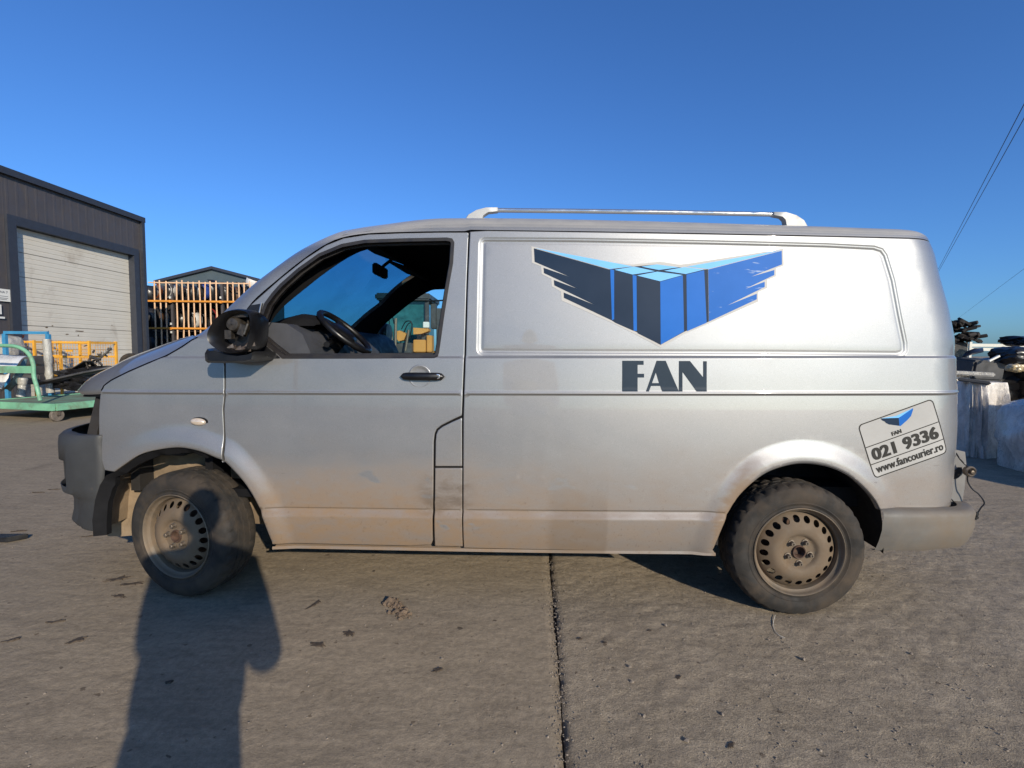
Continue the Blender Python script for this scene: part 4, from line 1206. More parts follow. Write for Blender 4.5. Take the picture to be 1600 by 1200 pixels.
# ------------------------------------------------------------------ ground
J0, J1 = gnd(859, 865), gnd(884, 1200)
def joint_x(y): return J0[0] + (J1[0] - J0[0]) * (y - J0[1]) / (J1[1] - J0[1])
JK = (J1[0] - J0[0]) / (J1[1] - J0[1])
def ground_mat():
    mt, nt, b = new_mat('concrete'); v = objvec(nt)
    s = N(nt, 'ShaderNodeSeparateXYZ'); L(nt, v, s.inputs[0]); x, y, z = s.outputs
    d = math_n(nt, 'SUBTRACT', x, math_n(nt, 'ADD', J0[0] - JK * J0[1], math_n(nt, 'MULTIPLY', y, JK)))
    right = smooth(nt, d, -0.004, 0.004)
    big = noise(nt, v, 0.55, 7, 0.6, 0.5); mid = noise(nt, v, 3.2, 8, 0.65, 0.5); fine = noise(nt, v, 38, 6, 0.7)
    grit = noise(nt, v, 190, 4, 0.75)
    streak = noise(nt, v, 5.0, 7, 0.68, 0.6, (0.9, 3.4, 1, radians(38)))
    cl = mixc(nt, ramp(nt, big, [(0.3, 0.0), (0.7, 1.0)]), (0.212, 0.170, 0.119), (0.276, 0.224, 0.161))
    cl = mixc(nt, ramp(nt, mid, [(0.35, 0.0), (0.68, 0.75)]), cl, (0.275, 0.224, 0.158))
    crr = mixc(nt, ramp(nt, mid, [(0.3, 0.0), (0.72, 1.0)]), (0.262, 0.214, 0.153), (0.342, 0.283, 0.209))
    crr = mixc(nt, ramp(nt, big, [(0.35, 0.0), (0.7, 0.5)]), crr, (0.205, 0.164, 0.114))
    c = mixc(nt, right, cl, crr)
    fs = ramp(nt, streak, [(0.30, 0.80), (0.62, 1.06)])
    c = mixc(nt, 1.0, c, fs, 'MULTIPLY')
    c = mixc(nt, 1.0, c, ramp(nt, fine, [(0.25, 0.70), (0.7, 1.22)]), 'MULTIPLY')
    gr = ramp(nt, grit, [(0.35, 0.66), (0.65, 1.28)])
    c = mixc(nt, mixf(nt, right, 0.35, 0.9), c, mixc(nt, 1.0, c, gr, 'MULTIPLY'))
    sp = ramp(nt, noise(nt, v, 10, 3, 0.5, 0.2, (1, 1.4, 1)), [(0.725, 0.0), (0.745, 1.0)])
    c = mixc(nt, math_n(nt, 'MULTIPLY', sp, 0.75), c, (0.05, 0.037, 0.028))
    sp2 = ramp(nt, noise(nt, v, 26, 2, 0.5, 0.1), [(0.70, 0.0), (0.73, 0.7)])
    c = mixc(nt, sp2, c, (0.085, 0.062, 0.042))
    sp3 = ramp(nt, noise(nt, v, 60, 2, 0.5), [(0.72, 0.0), (0.76, 0.6)])
    c = mixc(nt, sp3, c, (0.42, 0.36, 0.28))
    oil = ramp(nt, noise(nt, v, 1.3, 5, 0.6, 0.6), [(0.60, 0.0), (0.74, 0.45)])
    c = mixc(nt, oil, c, (0.075, 0.058, 0.046))
    je = math_n(nt, 'MULTIPLY', smooth(nt, math_n(nt, 'ABSOLUTE', d), 0.035, 0.004), 0.35)
    c = mixc(nt, je, c, (0.06, 0.045, 0.034))
    L(nt, c, b.inputs['Base Color']); b.inputs['Roughness'].default_value = 0.9; b.inputs['Specular IOR Level'].default_value = 0.25
    h = math_n(nt, 'ADD', math_n(nt, 'MULTIPLY', fine, mixf(nt, right, 0.6, 1.1)), math_n(nt, 'MULTIPLY', grit, mixf(nt, right, 0.16, 0.7)))
    h = math_n(nt, 'ADD', h, math_n(nt, 'MULTIPLY', streak, 0.35))
    bump(nt, h, 1.0, 0.0055, b)
    return mt
M['ground'] = ground_mat()
_nr = np.random.default_rng(7)
_LAT = _nr.random((512, 512))
def vnoise(x, y):
    xi = np.floor(x).astype(int); yi = np.floor(y).astype(int); fx = x - xi; fy = y - yi
    fx = fx * fx * (3 - 2 * fx); fy = fy * fy * (3 - 2 * fy)
    g = lambda a, b: _LAT[a % 512, b % 512]
    return (g(xi, yi) * (1 - fx) + g(xi + 1, yi) * fx) * (1 - fy) + (g(xi, yi + 1) * (1 - fx) + g(xi + 1, yi + 1) * fx) * fy - .5
GX0, GX1, GY0, GY1 = -4.2, 4.2, 0.9, 5.0
ground = MB()
R_ = 1600
xs = [-R_, GX0, GX1, R_]; ys = [-R_, GY0, GY1, R_]
vs = [(x, y, 0) for y in ys for x in xs]
ground.add(vs, [(r * 4 + c, r * 4 + c + 1, r * 4 + c + 5, r * 4 + c + 4) for r in range(3) for c in range(3) if not (r == 1 and c == 1)])
ground = tag(ground.build('ground', M['ground'], sm=0), 'dusty brown concrete yard running out to the horizon', kind='structure')
def slab(sgn):
    ny = 330; y = np.linspace(GY0, GY1, ny)
    e = np.concatenate([np.linspace(0, .03, 7), np.linspace(.03, 1, 260)[1:]])
    X = []; 
    jx = joint_x(y)
    rough = .0045 * vnoise(y * 30 + 5, y * 0 + 3 + sgn) + .004 * vnoise(y * 90, y * 0 + 9 + sgn) + .010 * vnoise(y * 4, y * 0 + 2)
    jx = jx + sgn * (.0045 + np.clip(rough, -.0035, .02)) + .012 * vnoise(y * 2.2, y * 0 + 7)
    end = GX1 if sgn > 0 else GX0
    XX = jx[:, None] + (end - jx)[:, None] * e[None, :]; YY = np.repeat(y[:, None], len(e), 1)
    fade = np.clip(np.minimum(np.minimum(YY - GY0, GY1 - YY), np.abs(end - XX)) / .25, 0, 1)
    a = .0042 if sgn > 0 else .0016
    ca, sa_ = cos(radians(38)), sin(radians(38))
    rx, ry = XX * ca + YY * sa_, -XX * sa_ + YY * ca
    Z = a * (vnoise(XX * 26, YY * 26) + .7 * vnoise(XX * 55 + 9, YY * 55)) + a * .5 * vnoise(rx * 5, ry * 24) + .003 * vnoise(XX * 3 + 40, YY * 3)
    Z = Z * fade
    de = np.abs(XX - jx[:, None]); Z -= .010 * np.clip(1 - de / .012, 0, 1) ** 2 * (.5 + (vnoise(XX * 60, YY * 60) + .5))
    V = np.stack([XX, YY, Z], 2).reshape(-1, 3)
    n = len(e); idx = np.arange(ny * n).reshape(ny, n)
    Fq = np.stack([idx[:-1, :-1], idx[:-1, 1:], idx[1:, 1:], idx[1:, :-1]], 2).reshape(-1, 4)
    if sgn < 0: Fq = Fq[:, ::-1]
    # down-turned edge at the joint
    k0 = len(V); V = np.vstack([V, np.stack([jx, y, np.full(ny, -.05)], 1)])
    ed = np.array([(idx[i, 0], idx[i + 1, 0], k0 + i + 1, k0 + i) for i in range(ny - 1)])
    if sgn < 0: ed = ed[:, ::-1]
    Fq = np.vstack([Fq, ed])
    me = bpy.data.meshes.new('concrete_slab'); me.vertices.add(len(V)); me.vertices.foreach_set('co', V.ravel())
    me.loops.add(Fq.size); me.loops.foreach_set('vertex_index', Fq.ravel().astype(np.int32))
    me.polygons.add(len(Fq)); me.polygons.foreach_set('loop_start', np.arange(0, Fq.size, 4, dtype=np.int32)); me.polygons.foreach_set('loop_total', np.full(len(Fq), 4, np.int32))
    me.update(); me.shade_smooth(); me.set_sharp_from_angle(angle=radians(60))
    return link('concrete_slab', me, M['ground'], ground)
slab(-1)['label'] = 'smoother concrete slab left of the joint'
slab(1)['label'] = 'rough gritty concrete slab right of the joint'
M['soil'] = plain('joint_soil', (0.05, 0.037, 0.027), .95, var=.4, scale=40)
jy = np.linspace(GY0, GY1, 80); MB().grid([[(joint_x(y) - .04, y, -.022 + .006 * float(vnoise(np.array(y * 20), np.array(1.)))), (joint_x(y) + .04, y, -.022)] for y in jy]).build('joint_soil', M['soil'], ground, sm=60)

# loose grit (nobody could count it)
M['stone'] = plain('grit_stone', (0.20, 0.165, 0.13), .9, var=.45, scale=20)
def rock(b, c, r, rr, flat=.7):
    base = [(0, 0, 1), (.9, 0, .3), (.3, .85, .3), (-.75, .5, .3), (-.75, -.5, .3), (.3, -.85, .3), (.75, .5, -.4), (-.3, .85, -.4), (-.9, 0, -.4), (-.3, -.85, -.4), (.75, -.5, -.4)]
    a = rr.uniform(0, 6.28); ca, sa2 = cos(a), sin(a); ex = rr.uniform(.7, 1.5)
    vs = []
    for x, y, z in base:
        k = r * rr.uniform(.7, 1.25); x *= ex; vs.append((c[0] + (x * ca - y * sa2) * k, c[1] + (x * sa2 + y * ca) * k, c[2] + z * k * flat))
    b.add(vs, [(0, 1, 2), (0, 2, 3), (0, 3, 4), (0, 4, 5), (0, 5, 1), (1, 6, 2), (2, 7, 3), (3, 8, 4), (4, 9, 5), (5, 10, 1), (2, 6, 7), (3, 7, 8), (4, 8, 9), (5, 9, 10), (1, 10, 6)])
rr = rng(21); b = MB()
for i in range(3600):
    px, py = rr.uniform(-60, 1660), 700 + 520 * rr.random() ** .8
    if px < 860 and rr.random() < .72: continue
    g = gnd(px, py)
    if not (GX0 < g[0] < GX1 and GY0 < g[1] < GY1): continue
    r = .0012 + .0034 * rr.random() ** 3.2
    rock(b, (g[0], g[1], r * .3), r, rr)
for i in range(420):
    y = rr.uniform(1.3, 2.9); g = (joint_x(y) + rr.gauss(0, .022), y); r = rr.uniform(.0012, .0038); rock(b, (g[0], g[1], r * .3), r, rr)
tag(b.build('loose_grit', M['stone'], sm=0), 'loose grit scattered over the concrete', kind='stuff')
# a few stones large enough to single out
for (px, py, r) in ((1256, 1031, .011), (1040, 978, .008), (987, 1066, .008), (1424, 1022, .006), (1128, 1117, .009), (984, 1043, .010), (1006, 1120, .008), (690, 1030, .007), (1072, 1158, .010)):
    b = MB(); g = gnd(px, py); rock(b, (0, 0, r * .3), r, rr); o = b.build('stone', M['stone'], sm=0); o.location = (g[0], g[1], .001)
    tag(o, 'largest pale stone right of the rear tyre casting a long thin shadow' if px == 1256 else 'small pale stone lying loose on the concrete yard', 'stone', 'stones lying on the concrete')
# mud clod on the left slab
M['mud'] = plain('dry_mud', (0.125, 0.088, 0.058), .95, var=.5, scale=40)
b = MB(); c0 = gnd(625, 955); rr = rng(5)
for i in range(150):
    t = rr.random(); p = np.array([-.075 + .13 * t, .085 - .15 * t, 0]) + np.array([rr.gauss(0, .022), rr.gauss(0, .016), 0]); r = (.0025 + .012 * rr.random() ** 2.5) * (1.2 - .5 * t)
    rock(b, (p[0], p[1], r * .4), r, rr, .75)
for (x, y, r) in ((-.07, .08, .030), (-.05, .075, .022), (-.085, .06, .018), (-.03, .05, .02), (.02, -.02, .018)): rock(b, (x, y, r * .3), r, rr, .7)
o = b.build('mud_clod', M['mud'], sm=0); o.location = (c0[0], c0[1], 0); tag(o, 'broken clod of dry mud on the smooth slab below the door', 'mud clod')
# dark scraps
M['scrap_dark'] = plain('dark_scrap', (0.055, 0.040, 0.028), .95, var=.5, scale=50)
def flake(px, py, ln, wd, ang, seed, lab=None):
    r2 = rng(seed); b = MB(); n = 20; P = []
    for k in range(n):
        t = 2 * pi * k / n; q = r2.uniform(.35, 1.2); P.append((cos(t) * ln * q, sin(t) * wd * q))
    ca, sa2 = cos(ang), sin(ang); P = [(x * ca - y * sa2, x * sa2 + y * ca) for x, y in P]
    b.prism(P, lambda x, y: (x, y, .004 + .002 * sin(x * 90)), lambda x, y: (x * 1.05, y * 1.05, .0))
    o = b.build('dirt_scrap', M['scrap_dark'], sm=40); g = gnd(px, py); o.location = (g[0], g[1], .001)
    return tag(o, lab or 'small thin dark scrap of dirt stuck to the bare concrete', 'dirt scrap', 'dark scraps of dirt on the concrete')
for i, a in enumerate(((185, 905, .062, .026, .5), (208, 913, .060, .018, .2), (185, 932, .055, .014, -.2), (120, 1001, .038, .020, .6), (491, 945, .046, .016, 1.1), (265, 1066, .017, .011, .2), (545, 990, .030, .018, -.6), (20, 1000, .034, .012, .4), (88, 972, .04, .010, .3), (300, 932, .016, .009, .1), (512, 868, .014, .008, 0), (584, 893, .010, .007, .3), (1060, 1060, .016, .011, .6), (684, 1048, .020, .012, .2), (497, 1008, .035, .016, -.3), (906, 999, .011, .007, 0), (1142, 1166, .016, .008, .5), (945, 1005, .009, .006, 0), (1015, 986, .010, .006, 0), (85, 765, .05, .012, .2), (60, 770, .06, .010, .1), (30, 830, .05, .012, .2), (140, 838, .04, .010, .4))): flake(*a, 40 + i, {0: 'dark scrap of dirt just left of the front tyre, upper of a close trio', 1: 'dark scrap of dirt touching the shadow edge by the front tyre', 2: 'lowest dark scrap of dirt of the trio left of the front tyre', 4: 'dark elongated scrap of dirt between the front wheel and the mud clod', 5: 'dark oval scrap of dirt inside the photographer shadow', 13: 'round dark scrap of dirt nearest the camera on the rough slab'}.get(i))
p = [gnd(*q) for q in ((1211, 962), (1208, 975), (1210, 985), (1216, 993), (1226, 998))]
o = MB().tube([(q[0], q[1], .004) for q in spline(p, 5)], .0012, 5).build('thread', plain('white_thread', (.55, .52, .45), .7)); tag(o, 'short white thread curling out from under the rear tyre', 'thread')
g = gnd(0, 846)
b = MB().prism([(-.25, -.03), (.085, -.03), (.155, .045), (-.25, .05)], lambda x, y: (x, y, .035 + .02 * x), lambda x, y: (x * .97, y, .004))
root = b.build('plastic_fragment', plain('fragment_black', (.012, .012, .013), .4), bevel=.004); root.location = (g[0] - .01, g[1], 0); tag(root, 'red and black broken plastic fragment lying on the concrete', 'plastic fragment')
b = MB().prism([(-.25, -.032), (-.06, -.032), (-.045, -.005), (-.25, -.005)], lambda x, y: (x, y - .002, .038 + .02 * x), lambda x, y: (x, y - .002, .008)); b.build('red_strip', plain('fragment_red', (.28, .02, .018), .4), root, sm=0)

# ------------------------------------------------------------------ dark warehouse with the sectional door
M['clad'] = plain('dark_cladding', (0.066, 0.060, 0.062), .5, metal=.1, var=.10, scale=2, dirt=(.085, .072, .06), dirt_amt=.2)
M['trim_blue'] = plain('dark_flashing', (0.034, 0.038, 0.050), .45, metal=.2, var=.12)
M['door_white'] = plain('door_white', (0.54, 0.51, 0.44), .5, var=.05, scale=1.5, dirt=(.30, .26, .21), dirt_amt=.12)
WX = -12.1; WTOP = 5.42; WY0, WY1 = 3.0, 16.55
wh = empty('warehouse', (WX, WY1, 0)); tag(wh, 'dark grey flat-roofed warehouse with a big pale sectional door', 'warehouse')
def wl(b, name, mat, parent=None, **k):      # builder in world coordinates, hung on the warehouse
    b.v = [(x - WX, y - WY1, z) for x, y, z in b.v]
    return b.build(name, mat, parent or wh, **k)
DY0, DY1, DZ = 12.30, 16.07, 4.20
b = MB(); b.box((WX - 4.1, (WY0 + WY1) / 2, WTOP / 2 - .05), (8.0 - .30, WY1 - WY0 - .02, WTOP - .12)); 
inner = MB().box((WX - 6, (WY0 + WY1) / 2 - .02, 2.6), (11.0, WY1 - WY0 - .1, 5.2)); wl(inner, 'wall_core', M['clad'], sm=0)
pr_ = [(0, 0), (.05, 0), (.07, .0035), (.115, .0035), (.135, 0), (.25, 0)]
def clad(y0, y1, z0, z1):
    b = MB(); rows = [[], []]; y = y0
    while y < y1 - 1e-6:
        for dy, dx in pr_[:-1]:
            if y + dy <= y1: 
                for k, z in enumerate((z0, z1)): rows[k].append((WX + dx, y + dy, z))
        y += .25
    for k, z in enumerate((z0, z1)): rows[k].append((WX, y1, z))
    b.grid(rows)
    return wl(b, 'cladding_panel', M['clad'], sm=0)
y = WY0
while y < DY0 - .25 - 1e-6: clad(y, min(y + 1.0, DY0 - .22), 0, WTOP - .02); y += 1.0
y = DY0 - .22
while y < WY1 - .12: clad(y, min(y + 1.0, WY1 - .10), DZ + .22, WTOP - .02); y += 1.0
clad(DY1 + .20, WY1 - .10, 0, DZ + .22)
for (c, d, nm) in (((WX - .13, DY0 - .11, DZ / 2 + .11), (.40, .22, DZ + .22), 'door_frame'), ((WX - .13, DY1 + .10, DZ / 2 + .11), (.40, .20, DZ + .22), 'door_frame'), ((WX - .133, (DY0 + DY1) / 2, DZ + .11), (.41, DY1 - DY0 - .004, .22), 'door_frame')):
    wl(MB().box(c, d), nm, M['trim_blue'], sm=0)
wl(MB().box((WX + .03, WY1 - .05, WTOP / 2), (.12, .12, WTOP)), 'corner_flashing', M['trim_blue'], sm=0)
wl(MB().box((WX + .03, (WY0 + WY1) / 2, WTOP + .0), (.14, WY1 - WY0 + .06, .16)), 'roof_flashing', M['trim_blue'], sm=0)
wl(MB().box((WX - 5.9, (WY0 + WY1) / 2, WTOP - .04), (11.6, WY1 - WY0, .10)), 'roof', M['trim_blue'], sm=0)
nsec = 7; ph = DZ / nsec
for i in range(nsec):
    b = MB(); z0 = i * ph; rows = []
    for z, x in [(z0 + .004, -.13), (z0 + .012, -.118)] + [q for k in range(1, 5) for q in ((z0 + ph * k / 5 - .012, -.118), (z0 + ph * k / 5, -.126), (z0 + ph * k / 5 + .012, -.118))] + [(z0 + ph - .012, -.118), (z0 + ph - .004, -.13)]:
        rows.append([(WX + x, DY0 + .002, z), (WX + x, DY1 - .002, z)])
    b.grid(rows); p = wl(b, 'door_panel', M['door_white'], sm=0)
wl(MB().box((WX - .16, (DY0 + DY1) / 2, DZ / 2), (.04, DY1 - DY0, DZ)), 'door_back', M['clad'], sm=0)
sc = MB(); rr = rng(14)
for (y, z, ly, lz) in ((14.15, 1.72, .38, .022), (13.15, 1.78, .09, .02), (13.2, 1.66, .03, .05), (13.32, 1.83, .06, .02), (14.1, 1.60, .05, .03), (15.3, 1.95, .05, .02), (13.75, 1.62, .1, .02)):
    n = 9; P = [(y + ly / 2 * cos(2 * pi * k / n) * rr.uniform(.6, 1.2), z + lz * sin(2 * pi * k / n) * rr.uniform(.5, 1.2)) for k in range(n)]
    sc.add([(WX - .1155, a, c) for a, c in P], [tuple(range(n))])
wl(sc, 'dent_mark', M['mud'], sm=0)
# notices on the wall
M['paper'] = plain('paper_white', (0.62, 0.62, 0.58), .7, var=.04)
M['ink'] = plain('print_grey', (0.10, 0.10, 0.11), .7)
def notice(y0, y1, z0, z1):
    b = MB().box((WX + .042, (y0 + y1) / 2, (z0 + z1) / 2), (.008, y1 - y0, z1 - z0)); return wl(b, 'notice_board', M['paper'], sm=0)
def wy(px): return WX * F / (px - 800)
def wz(px, py): d = ray(px, py); return CAMH + d[2] * (WX / d[0])
n1 = notice(wy(-30), wy(23), wz(15, 472), wz(15, 453)); notice(wy(-40), wy(4), wz(0, 491), wz(0, 476)); notice(wy(-40), wy(8.5), wz(4, 498), wz(4, 495))
def wall_text(body, y0, y1, z0, z1):
    cu = bpy.data.curves.new('txt', 'FONT'); cu.body = body; cu.offset = .02; ob = bpy.data.objects.new('txt', cu); COL.objects.link(ob)
    dg = bpy.context.evaluated_depsgraph_get(); me = ob.evaluated_get(dg).to_mesh(); V = np.array([v.co[:2] for v in me.vertices]); Fs = [tuple(p.vertices) for p in me.polygons]
    ob.evaluated_get(dg).to_mesh_clear(); bpy.data.objects.remove(ob); bpy.data.curves.remove(cu)
    lo, hi = V.min(0), V.max(0); V = (V - lo) / (hi - lo)
    b = MB().add([(WX + .0475, y0 + (y1 - y0) * x, z0 + (z1 - z0) * y) for x, y in V], Fs); wl(b, 'lettering', M['ink'], n1 if False else wh, sm=0)
wall_text('ZONA 7', wy(-6), wy(15), wz(8, 458.8), wz(8, 455.2))
b = MB()
for y_, k in ((463, 15), (466, 15), (468, 13)): b.box((WX + .0475, (wy(-14) + wy(k)) / 2, wz(5, y_)), (.001, wy(k) - wy(-14), .012))
wl(b, 'print_line', M['ink'], sm=0)

# gabled hall far behind
D2 = 40.0
ap = at(333, 416.5, D2); el = at(250, 437, D2); sl_ = (ap[2] - el[2]) / (ap[0] - el[0]); hw_ = 4.2; ez = ap[2] - sl_ * hw_
hall = empty('gabled_hall', (ap[0], D2, 0)); tag(hall, 'blue-grey gabled hall rising behind the orange rack', 'hall')
M['hall'] = plain('hall_cladding', (0.055, 0.075, 0.085), .5, var=.08, scale=.5)
b = MB(); b.prism([(-hw_, 0), (hw_, 0), (hw_, ez), (0, ap[2] - .12), (-hw_, ez)], lambda x, z: (x, 0, z), lambda x, z: (x, 3, z)); b.build('wall', M['hall'], hall, sm=0)
for sg in (-1, 1):
    b = MB(); n = Vector((-sg * 0, 0, 1)); th = .22
    b.prism([(0, ap[2] - th), (sg * (hw_ + .4), ap[2] - sl_ * (hw_ + .4) - th), (sg * (hw_ + .4), ap[2] - sl_ * (hw_ + .4)), (0, ap[2])], lambda x, z: (x, -.25, z), lambda x, z: (x, 3.2, z)); b.build('roof', M['trim_blue'], hall, sm=0)

# ------------------------------------------------------------------ orange storage rack full of car parts
D3 = 22.0
M['orange'] = plain('rack_orange', (0.58, 0.24, 0.035), .5, var=.15, scale=3)
M['post_tan'] = plain('rack_post', (0.62, 0.40, 0.24), .55, var=.15, scale=3)
def rx(px): return at(px, 500, D3)[0]
def rz(py, px=300): return at(px, py, D3)[2]
R0 = at(318, 500, D3)
rack = empty('storage_rack', (R0[0], D3, 0)); tag(rack, 'orange rack with upright divider bars packed with dark car parts', 'rack')
def rl(b, name, mat, par=None, **k):
    b.v = [(x - R0[0], y - D3, z) for x, y, z in b.v]; return b.build(name, mat, par or rack, **k)
for (py, pr2) in ((470.5, 474), (513, 516)):
    a, c = at(222, py - .5, D3), at(410, pr2 - 2, D3); rl(MB().bar((a[0], D3, a[2]), (c[0], D3, c[2]), .06, .075), 'rail', M['orange'], sm=0)
    for px in (267.5, 346): 
        q = at(px, py + (px - 222) * .012, D3); rl(MB().box((q[0], D3 - .05, q[2]), (.09, .10, .12)), 'rail_bracket', M['orange'], sm=0, bevel=.01)
a, c = at(230, 441, D3), at(410, 443, D3); rl(MB().bar((a[0], D3 + .08, a[2]), (c[0], D3 + .08, c[2]), .05), 'top_rail', M['post_tan'], sm=0)
rr = rng(6)
for px in (241, 250, 259, 276, 285.6, 293.8, 302.5, 312, 320, 329, 337.5, 355.6, 364, 373, 382, 391, 400, 407):
    zt = rz(437 + rr.uniform(-.8, 2) + (px - 241) * .02, px)
    P = [(rx(px) + rr.uniform(-.02, .02), D3 + .06 + rr.uniform(-.02, .02), z) for z in np.linspace(0.0, zt, 6)]
    rl(MB().tube(P, .031, 6), 'divider_post', M['post_tan'], sm=40)
for px in (267.5, 346, 404): 
    rl(MB().box((rx(px), D3 + .12, 2.1), (.10, .10, 4.2)), 'upright', M['clad'], sm=0)
    for py in (465, 506, 519): rl(MB().box((rx(px), D3 - .02, rz(py, px)), (.05, .06, .09)), 'white_clip', M['paper'], sm=0)
for z in (.9, 2.05, 3.3): rl(MB().box((rx(320), D3 + .9, z), (4.9, 1.5, .05)), 'shelf_deck', M['clad'], sm=0)
rl(MB().box((at(300, 500, D3 + 1.75)[0], D3 + 1.75, 2.1), (5.6, .06, 4.2)), 'shade_backing', M['liner'], sm=0)  # black sheet added to stand for the shaded depth of the rack
def bumper_part(name, size, mat, seed, loc_, rz_, lean):
    r2 = rng(seed); rows = []; n = 9; L_ = size
    dep = r2.uniform(.16, .30) * L_; hh = r2.uniform(.28, .48)
    prof = [(0, -hh / 2), (-.05, -hh * .35), (-.06, 0), (-.035, hh * .3), (.0, hh / 2), (.03, hh * .45)]
    for i in range(n):
        t = -1 + 2 * i / (n - 1); curve = dep * abs(t) ** 2.6
        rows.append([(L_ / 2 * t * (1 - .08 * abs(t) ** 3), curve + y + r2.uniform(-.012, .012), z + r2.uniform(-.012, .012)) for y, z in prof])
    b = MB().grid(rows); o = b.build(name, mat, sm=40)
    o.location = loc_; o.rotation_euler = (lean, pi / 2 + r2.uniform(-.15, .15), rz_); return o
M['part_black'] = plain('part_black', (0.012, 0.012, 0.014), .35, var=.6, scale=4)
M['part_grey'] = plain('part_grey', (0.05, 0.05, 0.052), .5, var=.4, scale=4)
G_RACK = 'car parts packed upright in the orange rack'
rr = rng(17)
special = {(2, 1): ('part_brown', (.16, .05, .018), 'rusty brown bumper standing at the top left of the orange rack', 'bumper'),
           (2, 7): ('part_blue', (.02, .05, .22), 'blue bumper standing upright on the top tier of the rack', 'bumper'),
           (1, 8): ('part_red', (.17, .015, .015), 'dark red bumper on the middle tier of the orange rack', 'bumper'),
           (1, 6): ('part_silver', (.42, .41, .38), 'silver bumper corner on the middle tier of the orange rack', 'bumper'),
           (2, 3): ('part_pale', (.40, .39, .36), 'pale curved trim near the top of the orange rack', 'bumper')}
for tier, (z0, z1) in enumerate(((.95, 2.0), (2.1, 3.25), (3.35, 4.30))):
    for k in range(14):
        px = 232 + k * 12.4 + rr.uniform(-3, 3); L_ = (z1 - z0) * rr.uniform(.80, 1.06)
        key = (tier, k); zc = (z0 + L_ / 2 + .02)
        if key in special:
            nm, colr, lab, cat = special[key]; mat = plain(nm, colr, .35, var=.25, scale=4); L_ = (z1 - z0) * (.75 if key != (1, 6) else .6); zc = z0 + L_ / 2 + .1
            o = bumper_part('car_bumper', L_, mat, 100 + k + tier * 20, (rx(px), D3 + .28, zc), rr.uniform(.9, 2.2), rr.uniform(-.1, .1)); tag(o, lab, cat, G_RACK)
        else:
            o = bumper_part('car_bumper', L_, M['part_black' if rr.random() < .8 else 'part_grey'], 100 + k + tier * 20, (rx(px), D3 + .42 + rr.uniform(-.05, .3), zc), rr.uniform(.6, 2.6), rr.uniform(-.15, .15))
            tag(o, ('black bumper packed upright on the bottom tier of the orange rack', 'black bumper packed upright on the middle tier of the orange rack', 'black bumper packed upright on the top tier of the orange rack')[tier], 'bumper', G_RACK)
M['part_rust'] = plain('part_rust', (.075, .035, .018), .6, var=.5, scale=5)
for tier, (z0, z1) in enumerate(((.95, 2.0), (2.1, 3.25), (3.35, 4.30))):
    for k in range(15):
        px = 226 + k * 12 + rr.uniform(-3, 3); L_ = (z1 - z0) * rr.uniform(.7, 1.0); m_ = rr.random()
        x_ = at(px, 500, D3 + .95)[0]
        o = bumper_part('car_bumper', L_, M['part_rust' if m_ < .25 else 'part_grey' if m_ < .5 else 'part_black'], 400 + k + tier * 20, (x_, D3 + .95 + rr.uniform(-.1, .25), z0 + L_ / 2 + .02), rr.uniform(0, 3), rr.uniform(-.25, .25))
        tag(o, 'bumper packed in the second row of the %s tier of the orange rack' % ('bottom', 'middle', 'top')[tier], 'bumper', G_RACK)
a = at(397, 441, D3); o = bumper_part('car_bumper', 1.0, plain('part_white', (.62, .60, .56), .35), 300, (a[0], D3 + .1, a[2] - .1), .3, .4); o.rotation_euler = (.3, .25, .2); tag(o, 'white bumper sticking out over the top right of the rack', 'bumper', G_RACK)
# ------------------------------------------------------------------ green trolley and what stands on and around it
M['green'] = plain('trolley_green', (0.16, 0.38, 0.24), .55, var=.15, scale=5, dirt=(.12, .09, .06), dirt_amt=.35)
M['deck'] = plain('trolley_deck', (0.13, 0.25, 0.165), .7, var=.25, scale=3, dirt=(.15, .12, .085), dirt_amt=.75)
DKZ = .30
fr = gnd(84, 632, DKZ); fl_ = gnd(0, 628.5, DKZ); ux = (fr - fl_); ux /= np.linalg.norm(ux); uy = np.array([-ux[1], ux[0], 0])
tr = empty('trolley', (fr[0], fr[1], 0), math.atan2(ux[1], ux[0])); tag(tr, 'green flat yard trolley with a bent tube handle and castors', 'trolley')
TW, TL = 1.75, 2.5
for i in range(5):
    MB().box((-TW / 2, TL * (i + .5) / 5, DKZ - .02), (TW - .06, TL / 5 - .012, .03)).build('deck_board', M['deck'], tr, sm=0)
for (c, d) in (((-TW / 2, .0, DKZ - .05), (TW, .05, .12)), ((-TW / 2, TL, DKZ - .05), (TW, .05, .12)), ((-.0, TL / 2, DKZ - .05), (.05, TL - .06, .12)), ((-TW, TL / 2, DKZ - .05), (.05, TL - .06, .12))):
    MB().box(c, d).build('frame_bar', M['green'], tr, sm=0, bevel=.006)
def tl(px, py, dy=0.0):       # a photograph point on the plane of the trolley's front edge, in trolley coordinates
    d = ray(px, py); o = fr + uy * dy; t = np.dot(o - CP, uy) / np.dot(d, uy); P = CP + d * t
    return (float(np.dot(P - fr, ux)), dy, float(P[2]))
hp = spline([tl(x, y, .04) for x, y in ((63, 626), (58, 606), (53, 588), (52, 570), (47, 556), (38, 547), (25, 541.5), (5, 540), (-30, 540.5), (-48, 548), (-56, 565), (-60, 600), (-66, 628))], 4)
MB().tube(hp, .032, 10).build('handle', M['green'], tr, sm=60)
a, c = tl(-58, 577, .04), tl(52, 577.5, .04); MB().bar(a, c, .03, .12).build('handle_panel', M['green'], tr, sm=0)
M['castor'] = plain('castor_tyre', (.12, .10, .08), .8, var=.35, scale=20)
